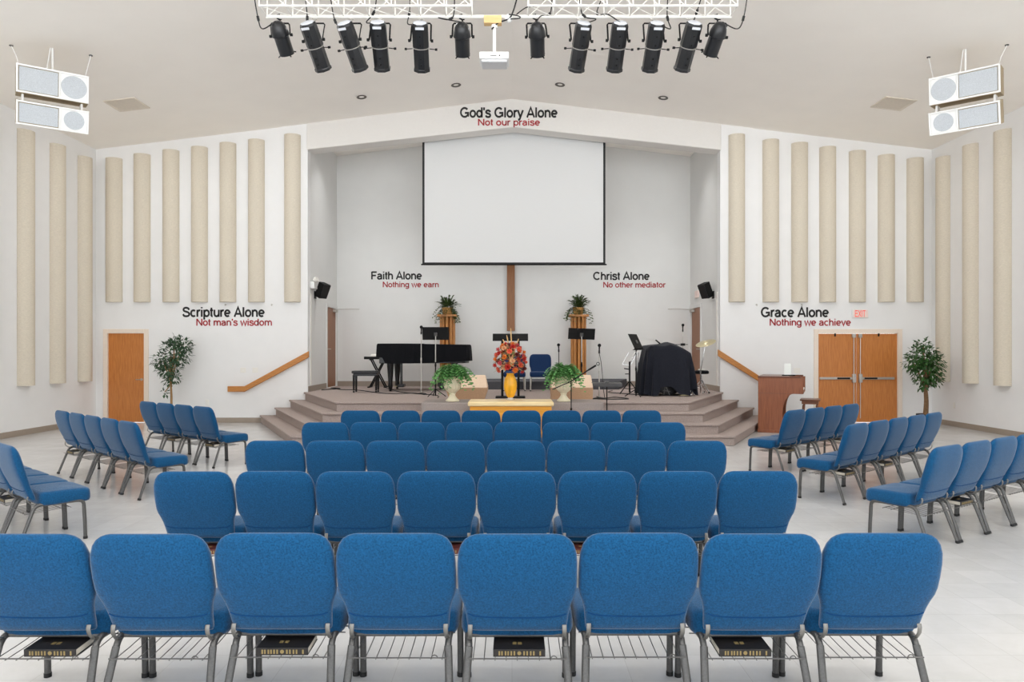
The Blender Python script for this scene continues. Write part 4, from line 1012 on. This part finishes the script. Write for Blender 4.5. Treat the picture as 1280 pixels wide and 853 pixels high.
# keyboard on X stand
kb = thing('keyboard_stand', 'black X-shaped folding stand beside the piano bench', 'stand', (at(472.5, 0, 18.75).x, 18.75, ST))
for yy in (-.12, .12):
    q = 1 if yy < 0 else 1
    MB().tube([(-.20, yy, .0), (.17, yy, .72)], .018, 8).tube([(.20, yy + .04, .0), (-.17, yy + .04, .72)], .018, 8).build('cross_leg', 'blackm', kb)
MB().cyl((0, -.14, .36), (0, .2, .36), .022, 10).build('pivot_bolt', 'blackm', kb)
MB().box(-.24, -.18, -.2, .2, .0, .03).box(.18, .24, -.2, .2, .0, .03).build('foot_bar', 'blackm', kb, bevel=.006)
MB().box(-.20, -.15, -.16, .2, .71, .735).box(.15, .20, -.16, .2, .71, .735).build('support_arm', 'blackm', kb, bevel=.004)
ky = thing('electronic_keyboard', 'grey electronic keyboard on the X-shaped stand, half behind the piano', 'keyboard', (kb.location.x + .28, 18.77, ST + .735))
MB().box(-.62, .62, -.16, .18, 0, .07).build('body', 'blackm', ky, bevel=.01)
MB().box(-.58, .58, .02, .17, .07, .085).build('control_panel', 'key', ky, bevel=.004)
kk = MB()
for i in range(36): kk.box(-.55 + i * .0306, -.55 + i * .0306 + .028, -.15, .01, .07, .082)
kk.build('white_key', 'paper', ky)
pp_ = MB().box(-.16, .14, -.04, .16, 0, .004, Matrix.Rotation(R(12), 4, 'X')).build('sheet_music', 'paper', loc=(ky.location.x - .32, 18.76, ST + .735 + .10)); tag(pp_, 'white sheet music lying on the electronic keyboard', 'paper')

# music stands and microphones
def music_stand(c, h, w, tilt, lb, dkm='blackm', pole='blackm', dh=.27, rz=0.0, roll=0.0):
    t = thing('music_stand', lb, 'music stand', c, rz, group='black music stands')
    T = Matrix.Translation((0, 0, h)) @ Matrix.Rotation(R(roll), 4, 'Y') @ Matrix.Rotation(R(tilt), 4, 'X')
    dk = MB().box(-w / 2, w / 2, -.004, .004, -dh / 2, dh / 2, T).box(-w / 2, w / 2, .0, .055, -dh / 2 - .004, -dh / 2 + .002, T).build('desk', dkm, t, bevel=.002)
    MB().box(-.035, .035, -.03, -.003, -.06, .02, T).build('tilt_bracket', 'steel', dk, bevel=.005)
    MB().cyl((0, -.01, .02), (0, -.01, h * .55), .014, 10).build('lower_pole', 'blackm', t)
    MB().cyl((0, -.01, h * .5), (0, -.01, h - .06), .010, 10).build('upper_pole', pole, t)
    for i in range(3):
        a = R(90 + 120 * i + 20)
        MB().tube([(0, -.01, .16), (.12 * math.cos(a), .12 * math.sin(a), .08), (.22 * math.cos(a), .22 * math.sin(a), .012)], .009, 6).build('leg', 'blackm', t)
    MB().cyl((0, -.01, h * .5 - .03), (0, -.01, h * .5 + .03), .02, 10).build('collar', 'blackm', t)
    return t
dA = 15.0
music_stand((at(544.5, 0, dA).x, dA, ST), EYE + (HZ - 417) * dA / FP - ST, .555, 14, 'black music stand with silver pole in front of the covered piano', pole='silver', dh=.27)
music_stand((at(727, 0, dA).x, dA, ST), EYE + (HZ - 417.5) * dA / FP - ST, .555, 16, 'black music stand with silver pole before the fluted pedestal', pole='silver', dh=.235, roll=2)
music_stand((at(758.5, 0, 12.3).x, 12.3, 0), EYE + (HZ - 479) * 12.3 / FP, .50, -88, dkm='greym', lb= 'grey-black music stand laid nearly flat on the tiled floor beside the carpeted block', dh=.22)
music_stand((at(794.5, 0, 14.95).x, 14.95, ST), EYE + (HZ - 427) * 14.95 / FP - ST - .0, .46, -26, 'black music stand tilted beside the covered drums', dh=.34, rz=R(58))
# tablet / clip on drum-side stand
cs = thing('cymbal_stand', 'bare black and chrome hardware stand beside the covered drums', 'stand', (at(787, 0, 15.75).x, 15.75, ST))
MB().cyl((0, 0, .05), (0, 0, .72), .02, 10).build('lower_tube', 'blackm', cs)
MB().cyl((.16, 0, .02), (.19, 0, .92), .012, 8).cyl((0, 0, .68), (.18, 0, 1.02), .012, 8).build('upper_tube', 'chrome', cs)
MB().tube([(-.16, 0, .66), (.02, 0, .64), (.16, 0, .92)], .008, 6).tube([(-.16, 0, .67), (-.02, 0, .92)], .006, 6).build('wire_holder', 'chrome', cs)
for i in range(3):
    a = R(200 + 120 * i); MB().tube([(0, 0, .30), (.24 * math.cos(a), .24 * math.sin(a), .02)], .012, 6).tube([(0, 0, .12), (.14 * math.cos(a), .14 * math.sin(a), .14)], .007, 6).build('leg', 'blackm', cs)
MB().tube([(0, 0, .55), (-.12, 0, .57)], .012, 6).tube([(0, 0, .45), (-.1, 0, .45)], .01, 6).build('wing_nut', 'blackm', cs)

ld = thing('lectern_stand', 'black twin-post lectern on the stage behind the flowers', 'lectern', (at(638, 0, 14.7).x, 14.7, ST))
hz_ = EYE + (HZ - 422) * 14.7 / FP - ST
MB().box(-.36, .36, -.006, .006, -.14, .0, Matrix.Translation((0, 0, hz_ + .075)) @ Matrix.Rotation(R(-32), 4, 'X')).box(-.36, .36, -.10, -.07, hz_ - .075, hz_ - .035).build('desk', 'blackm', ld, bevel=.003)
for sx in (-.165, .165): MB().box(sx - .024, sx + .024, -.02, .02, .03, hz_ - .02).build('post', 'blackm', ld, bevel=.004)
MB().box(-.30, .30, -.2, .2, 0, .03).build('base', 'blackm', ld, bevel=.006)
MB().box(-.165, .165, -.012, .012, .58, .66).build('shelf_rail', 'blackm', ld, bevel=.003)

def mic_head(b, p, d):
    p = Vector(p); d = Vector(d).normalized()
    b.tube([p, p + d * .14], [.011, .016], 10); b.ball(p + d * .165, .036, 8)
def mic_stand(c, h, lb, pole='silver', boom=None):
    t = thing('microphone_stand', lb, 'microphone stand', c, group='microphone stands')
    MB().lathe([(.001, .028), (.03, .026), (.115, .010), (.125, .0), (.001, 0)], 20).build('round_base', 'blackm', t)
    MB().cyl((0, 0, .02), (0, 0, h * .6), .013, 10).build('lower_pole', pole, t)
    MB().cyl((0, 0, h * .58), (0, 0, h), .009, 10).build('upper_pole', pole, t)
    MB().cyl((0, 0, h * .58 - .03), (0, 0, h * .58 + .03), .018, 10).build('clutch', pole, t)
    return t
def add_mic(t, p, d, lb=None):
    b = MB(); mic_head(b, p, d); m = b.build('microphone', 'blackm', t)
    MB().tube([Vector(p) + Vector(d).normalized() * .0, Vector(p) + Vector(d).normalized() * .06], .018, 8).build('mic_clip', 'blackcap', m)
d1 = 16.0
m1 = mic_stand((at(526.5, 0, d1).x, d1, ST), EYE + (HZ - 418) * d1 / FP - ST, 'silver microphone stand in front of the covered piano'); h1 = EYE + (HZ - 418) * d1 / FP - ST
add_mic(m1, (0, -.0, h1), (.05, -.3, .9))
d2 = 16.3; h2 = EYE + (HZ - 440) * d2 / FP - ST
m2 = mic_stand((at(698.5, 0, d2).x, d2, ST), h2, 'black microphone stand between the navy chair and the fluted pedestal', 'blackm'); add_mic(m2, (0, 0, h2), (-.05, -.3, .9))
d3 = 14.45; h3 = EYE + (HZ - 442) * d3 / FP - ST
m3 = mic_stand((at(749, 0, d3).x, d3, ST), h3, 'silver microphone stand with loose cable beside the tan box monitor'); add_mic(m3, (0, 0, h3), (0, -.2, .9))
MB().tube(smooth_path([(0, -.02, h3 + .0), (.04, 0, h3 - .2), (.075, 0, h3 - .55), (.06, -.03, .3), (.1, -.1, .02)]), .006, 6).build('mic_cable', 'cable', m3)
d4 = 12.35; pz = lambda px, py: at(px, py, d4) - Vector((at(714, 0, d4).x, d4, 0))
m4 = mic_stand((at(714, 0, d4).x, d4, 0), EYE + (HZ - 478) * d4 / FP, 'black boom microphone stand on the tiled floor before the fern', 'blackm')
MB().tube([pz(690.5, 487), pz(714, 477), pz(736, 462.5)], [.008, .009, .012], 8).tube([pz(736, 462.5), pz(745, 457)], .016, 8).build('boom_arm', 'blackm', m4)
cc = pz(747.5, 455); MB().tube([cc + Vector((.026 * math.cos(2 * math.pi * k / 14), 0, .026 * math.sin(2 * math.pi * k / 14))) for k in range(15)], .006, 6).build('mic_clip_ring', 'blackm', m4)
d5 = 17.6; h5 = EYE + (HZ - 412) * d5 / FP - ST
m5 = mic_stand((at(853.5, 0, d5).x, d5, ST), h5, 'thin microphone stand behind the covered drums by the stage door', 'silver'); add_mic(m5, (0, 0, h5 - .06), (0, -.1, 1))
MB().box(-.05, .05, -.03, .03, h5 - .40, h5 - .34).tube([(-.2, 0, h5 - .37), (.12, 0, h5 - .37)], .008, 6).build('boom_clutch', 'blackm', m5)

# covered drums
dc = thing('drum_cover', 'black cloth draped over the drum kit at the corner of the stage', 'cloth', (at(833, 0, 15.6).x, 15.6, ST))
sx_ = 15.3 / FP
def topz(x):
    pts = [(-.60, 1.0), (-.46, 1.09), (-.30, 1.09), (-.08, 1.11), (.02, 1.15), (.12, 1.12), (.30, 1.02), (.44, .94), (.54, .74), (.60, .62)]
    if x <= pts[0][0]: return pts[0][1]
    for (a, za), (c, zc) in zip(pts, pts[1:]):
        if x <= c: return za + (zc - za) * (x - a) / (c - a)
    return pts[-1][1]
NB = 120; rg = []
for lev in range(16):
    ring = []
    for i in range(NB):
        th = 2 * math.pi * i / NB; c_, s_ = math.cos(th), math.sin(th)
        e = 4.5
        ux = math.copysign(abs(c_) ** (2 / e), c_); uy = math.copysign(abs(s_) ** (2 / e), s_)
        if lev < 4:
            k = (.02, .4, .75, 1.0)[lev]; x = ux * .50 * k + .01; y = uy * .42 * k; z = topz(x) - .05 * (k ** 2) * (1 if y < 0 else .6) + .02 * math.sin(th * 5) * k
        else:
            v = (lev - 3) / 12
            fold = (.042 * math.sin(th * 13 + 1.3 * math.sin(th * 2)) + .016 * math.sin(th * 29 + .7)) * min(1, v * 1.7)
            kx = .50 + (.12 if c_ < 0 else .08) * v ** .8; ky = .42 + .06 * v
            x = ux * (kx + fold) + .01; y = uy * (ky + fold)
            hem = .03 + .02 * math.sin(th * 7)
            if 4.56 < th < 4.72: hem = .20
            if 5.35 < th < 5.65: hem = .15
            z0 = topz(ux * .50 + .01) - .05 * (1 if uy < 0 else .6)
            if v > 0.02 and 4.40 < th < 4.95: y -= .05 * math.sin((th - 4.40) / .55 * math.pi) * v
            z = z0 + (hem - z0) * v
        ring.append((x, y, z))
    rg.append(ring)
MB().rings(rg, True, True, False).build('draped_cloth', 'drumcloth', dc, angle=75)
dk = thing('drum_kit', 'drum kit hardware showing below the black cloth', 'drums', (dc.location.x, 15.6, ST))
MB().tube([(.0, .30, .28), (.0, -.20, .28)], .26, 28).build('bass_drum', 'lampblack', dk)
MB().lathe([(.24, 0), (.275, 0), (.275, .05), (.24, .05)], 28, caps=False, T=Matrix.Translation((0, -.20, .28)) @ Matrix.Rotation(R(90), 4, 'X')).build('hoop', 'blackm', dk)
MB().box(-.38, -.26, -.40, -.37, .0, .19).build('side_panel', 'riser', dk, bevel=.004)
MB().tube([(-.14, -.40, .02), (-.10, -.36, .24)], .010, 8).tube([(-.02, -.42, .02), (-.10, -.36, .24)], .010, 8).tube([(-.16, -.42, .12), (0, -.40, .10)], .008, 8).build('chrome_leg', 'steel', dk)
MB().box(.20, .38, -.46, -.24, .01, .03).tube([(.22, -.3, .03), (.40, -.28, .09)], .01, 8).build('foot_pedal', 'brass', dk, bevel=.003)
MB().tube([(.40, -.44, .02), (.44, -.36, .14)], .012, 8).tube([(.50, -.44, .02), (.44, -.36, .14)], .012, 8).ball((.42, -.45, .03), .03, 8).build('pedal_frame', 'chrome', dk)
MB().tube([(-.22, .1, 1.0), (-.12, .05, 1.12), (-.22, .0, 1.19)], .010, 8).tube([(-.12, .0, 1.09), (-.235, 0, 1.195)], .013, 8).build('boom_arm', 'blackm', dk)
cy = thing('ride_cymbal', 'tilted brass cymbal on a stand beside the covered drums', 'cymbal', (at(882, 0, 16.0).x, 16.0, ST))
zc_ = EYE + (HZ - 428.5) * 16 / FP - ST
T = Matrix.Translation((0, 0, zc_)) @ Matrix.Rotation(R(-19), 4, 'Y') @ Matrix.Rotation(R(14), 4, 'X')
MB().lathe([(.001, .035), (.035, .03), (.05, .014), (.14, .002), (.225, -.014), (.225, -.017), (.14, -.002), (.05, .009), (.001, .012)], 32, T=T).build('cymbal', 'brass', cy)
MB().cyl((0, 0, zc_ - .04), (0, 0, zc_ + .05), .006, 8).cyl((-.10, .05, .5), (0, 0, zc_ - .02), .010, 8).cyl((-.10, .05, .02), (-.10, .05, .52), .014, 8).build('stand_tube', 'chrome', cy)
for i in range(3):
    a = R(30 + 120 * i); MB().tube([(-.10, .05, .22), (-.10 + .2 * math.cos(a), .05 + .2 * math.sin(a), .01)], .009, 6).build('leg', 'chrome', cy)
th_ = thing('drum_throne', 'round black drum stool on chrome legs beside the covered drums', 'stool', (at(877, 0, 16.35).x, 16.35, ST))
MB().lathe([(.001, .51), (.13, .51), (.16, .49), (.16, .44), (.13, .43), (.001, .43)], 24).build('seat', 'blackcloth', th_)
MB().cyl((0, 0, .15), (0, 0, .45), .016, 10).build('post', 'chrome', th_)
for i in range(3):
    a = R(-60 + 120 * i)
    lg = MB().tube([(0, 0, .30), (.13 * math.cos(a), .13 * math.sin(a), .15), (.23 * math.cos(a), .23 * math.sin(a), .015)], .011, 8).tube([(0, 0, .16), (.13 * math.cos(a), .13 * math.sin(a), .15)], .007, 6).build('leg', 'chrome', th_)
    MB().ball((.23 * math.cos(a), .23 * math.sin(a), .02), .02, 8).build('foot_cap', 'blackcap', lg)
w_ = MB().box(-.07, .07, -.05, .05, 0, .03).build('folded_towel', 'paper', loc=(th_.location.x + .0, 16.35, ST + .512), bevel=.01); tag(w_, 'small folded white towel on the drum stool', 'towel')

# organ with bench
og = thing('organ', 'walnut organ console seen from its end beside the double door', 'organ', (at(947.5, 0, 14.75).x, 14.75, 0), R(-24))
W_ = 1.20; DZ = .86
def knee(n=10): return [(.50 + .20 * (1 - math.cos(math.pi / 2 * i / n)), .38 + .40 * math.sin(math.pi / 2 * i / n)) for i in range(n + 1)]
endp = [(0, 0), (.50, 0), (.50, .38)] + knee()[1:] + [(DZ, .80), (DZ, .84), (DZ, 1.13), (0, 1.13)]
endp = [(0, 0.0), (.47, 0.0), (.47, .38)] + [(.47 + .21 * (1 - math.cos(math.pi / 2 * i / 10)), .38 + .42 * math.sin(math.pi / 2 * i / 10)) for i in range(1, 11)] + [(DZ - .03, .80), (DZ, .83), (DZ, 1.12), (0, 1.12)]
for y0_ in (0, W_ - .035): MB().prism(endp, y0_, y0_ + .035, 'xz').build('end_panel', 'organ', og, bevel=.004)
MB().box(.02, .05, .035, W_ - .035, .02, 1.12).build('back_panel', 'organ', og, bevel=.003)
MB().box(-.01, .60, -.012, W_ + .012, 1.12, 1.15).box(.60, DZ - .04, -.012, .03, 1.12, 1.15).box(.60, DZ - .04, W_ - .03, W_ + .012, 1.12, 1.15).build('lid', 'organtop', og, bevel=.008)
MB().box(.10, DZ, .04, W_ - .04, .80, .86).box(.10, .60, .04, W_ - .04, .86, 1.12).build('key_bed', 'organtop', og, bevel=.004)
MB().box(0, DZ - .01, -.006, .0, .80, .806).build('trim_line', 'organtop', og)
kk = MB()
for man in (0, 1):
    for i in range(44): kk.box(.74 - .13 * man, .85 - .13 * man, .08 + i * .0235, .08 + i * .0235 + .0215, .86 + .06 * man, .885 + .06 * man)
kk.build('white_key', 'paper', og)
MB().box(.05, .40, .05, W_ - .05, .02, .10).build('pedal_board', 'organtop', og, bevel=.004)
MB().box(-.01, .49, -.01, .045, 0, .06).box(-.01, .49, W_ - .045, W_ + .01, 0, .06).build('plinth', 'organ', og, bevel=.006)
st2 = thing('book_stand', 'small stand holding a pale sheet on top of the organ', 'stand', (at(984, 0, 14.95).x, 14.95, 1.15), R(-24))
MB().box(-.10, .16, -.08, .10, 0, .02).build('tray', 'blackm', st2, bevel=.004)
MB().box(-.06, .07, .03, .036, .01, .26, Matrix.Rotation(R(-10), 4, 'X')).build('pale_sheet', 'clear', st2)
ob = thing('organ_bench', 'small walnut bench beside the organ keyboard', 'bench', (at(1013, 0, 15.45).x, 15.45, 0), R(-24))
bh = .635
MB().box(-.20, .20, -.30, .30, bh - .03, bh).build('seat', 'bench', ob, bevel=.008)
MB().box(-.165, .165, -.26, .26, bh - .10, bh - .03).build('apron', 'bench', ob, bevel=.004)
for sx in (-1, 1):
    for sy in (-1, 1): MB().tube([(sx * .13, sy * .22, bh - .12), (sx * .165, sy * .26, 0)], [.024, .017], 8).build('leg', 'bench', ob)

# trees
def potted_tree(c, lb, H, crown, leaf, bark, seed, nl, lobes, tr_r):
    t = thing('potted_tree', lb, 'plant', c)
    MB().lathe([(.001, 0), (.12, 0), (.15, .02), (.175, .26), (.185, .27), (.185, .30), (.165, .30), (.155, .24)], 24).build('pot', 'potblack', t)
    MB().lathe([(.16, .25), (.08, .275), (.001, .28)], 20, caps=False).build('soil', 'soil', t)
    g = random.Random(seed)
    zc = crown[0]
    b = MB(); pth = smooth_path([(0, 0, .25), (.015, 0, .6), (-.01, .01, zc * .72), (.0, 0, zc)], 5)
    b.tube(pth, [tr_r * (1 - .45 * i / (len(pth) - 1)) for i in range(len(pth))], 8)
    for (lx, ly, lz, lr) in lobes:
        b.tube(smooth_path([(0, 0, zc * .62), (lx * .45, ly * .45, (zc * .6 + lz) / 2), (lx, ly, lz)], 4), [tr_r * .55] * 4 + [tr_r * .4] * 4 + [tr_r * .2], 6)
    b.build('trunk', bark, t)
    b = MB()
    tot = sum(l[3] ** 2 for l in lobes)
    for (lx, ly, lz, lr) in lobes:
        for k in range(int(nl * lr ** 2 / tot)):
            a = g.uniform(0, 6.28); e = math.asin(g.uniform(-1, 1)); rr = lr * g.uniform(.25, 1.0) ** .6
            d = Vector((math.cos(a) * math.cos(e), math.sin(a) * math.cos(e), math.sin(e)))
            p = Vector((lx, ly, lz)) + Vector((d.x * rr, d.y * rr, d.z * rr * .85))
            dr = d + Vector((g.uniform(-.5, .5), g.uniform(-.5, .5), g.uniform(-1.1, .2)))
            leafquad(b, p, dr, d + Vector((0, 0, .6)), g.uniform(.075, .115), g.uniform(.020, .030))
    b.build('foliage', leaf, t, recalc=False, smooth=False)
potted_tree((at(213.5, 0, 16.05).x, 16.05, 0), 'slim ficus tree with pale trunk on the front wall beside the single door', 1.98, (1.55,), 'ficus', 'trunk', 7, 900,
            [(.10, 0, 1.62, .34), (-.20, .05, 1.45, .24), (.26, 0, 1.80, .22), (-.02, -.05, 1.28, .26), (.02, 0, 1.06, .18), (-.14, 0, .74, .08), (.05, .1, 1.86, .18)], .030)
potted_tree((at(1157, 0, 15.6).x, 15.6, 0), 'bushy green potted tree with thick trunk in the corner by the double door', 1.98, (1.4,), 'ficus2', 'trunk2', 9, 1300,
            [(-.05, 0, 1.55, .32), (-.26, .0, 1.40, .22), (.18, .05, 1.42, .24), (.0, -.05, 1.25, .34), (.16, 0, 1.05, .18), (-.06, 0, 1.80, .14), (-.05, 0, .95, .14)], .055)

# cables on the stage
def cable(pts, lb, r=.009):
    tag(MB().tube(smooth_path(pts, 7), r, 6).build('floor_cable', 'cable'), lb, 'cable', 'cables on the stage floor')
z = ST + .011
cable([(-4.55, 18.2, z), (-4.2, 17.6, z), (-3.7, 17.3, z), (-3.0, 16.2, z), (-2.6, 15.9, z), (-2.2, 16.1, z), (-1.9, 15.6, z)], 'long black cable winding from the piano-side stage door')
cable([(-3.2, 18.3, z), (-2.9, 17.5, z), (-2.6, 16.6, z), (-2.1, 15.9, z), (-1.6, 15.3, z), (-1.5, 14.6, z)], 'black cable running under the piano to the fern')
cable([(-4.6, 17.4, z), (-4.3, 18.0, z), (-4.6, 18.3, z)], 'short black cable looped by the piano-side alcove wall', .012)
cable([(1.75, 14.9, z), (1.85, 14.4, z), (2.1, 14.7, z), (2.3, 14.2, z), (1.9, 14.1, z), (1.55, 14.2, z)], 'black cable coiled at the foot of the silver mic stand')
cable([(2.8, 15.4, z), (2.5, 15.9, z), (2.2, 16.4, z), (2.4, 17.2, z)], 'black cable running behind the covered drums')
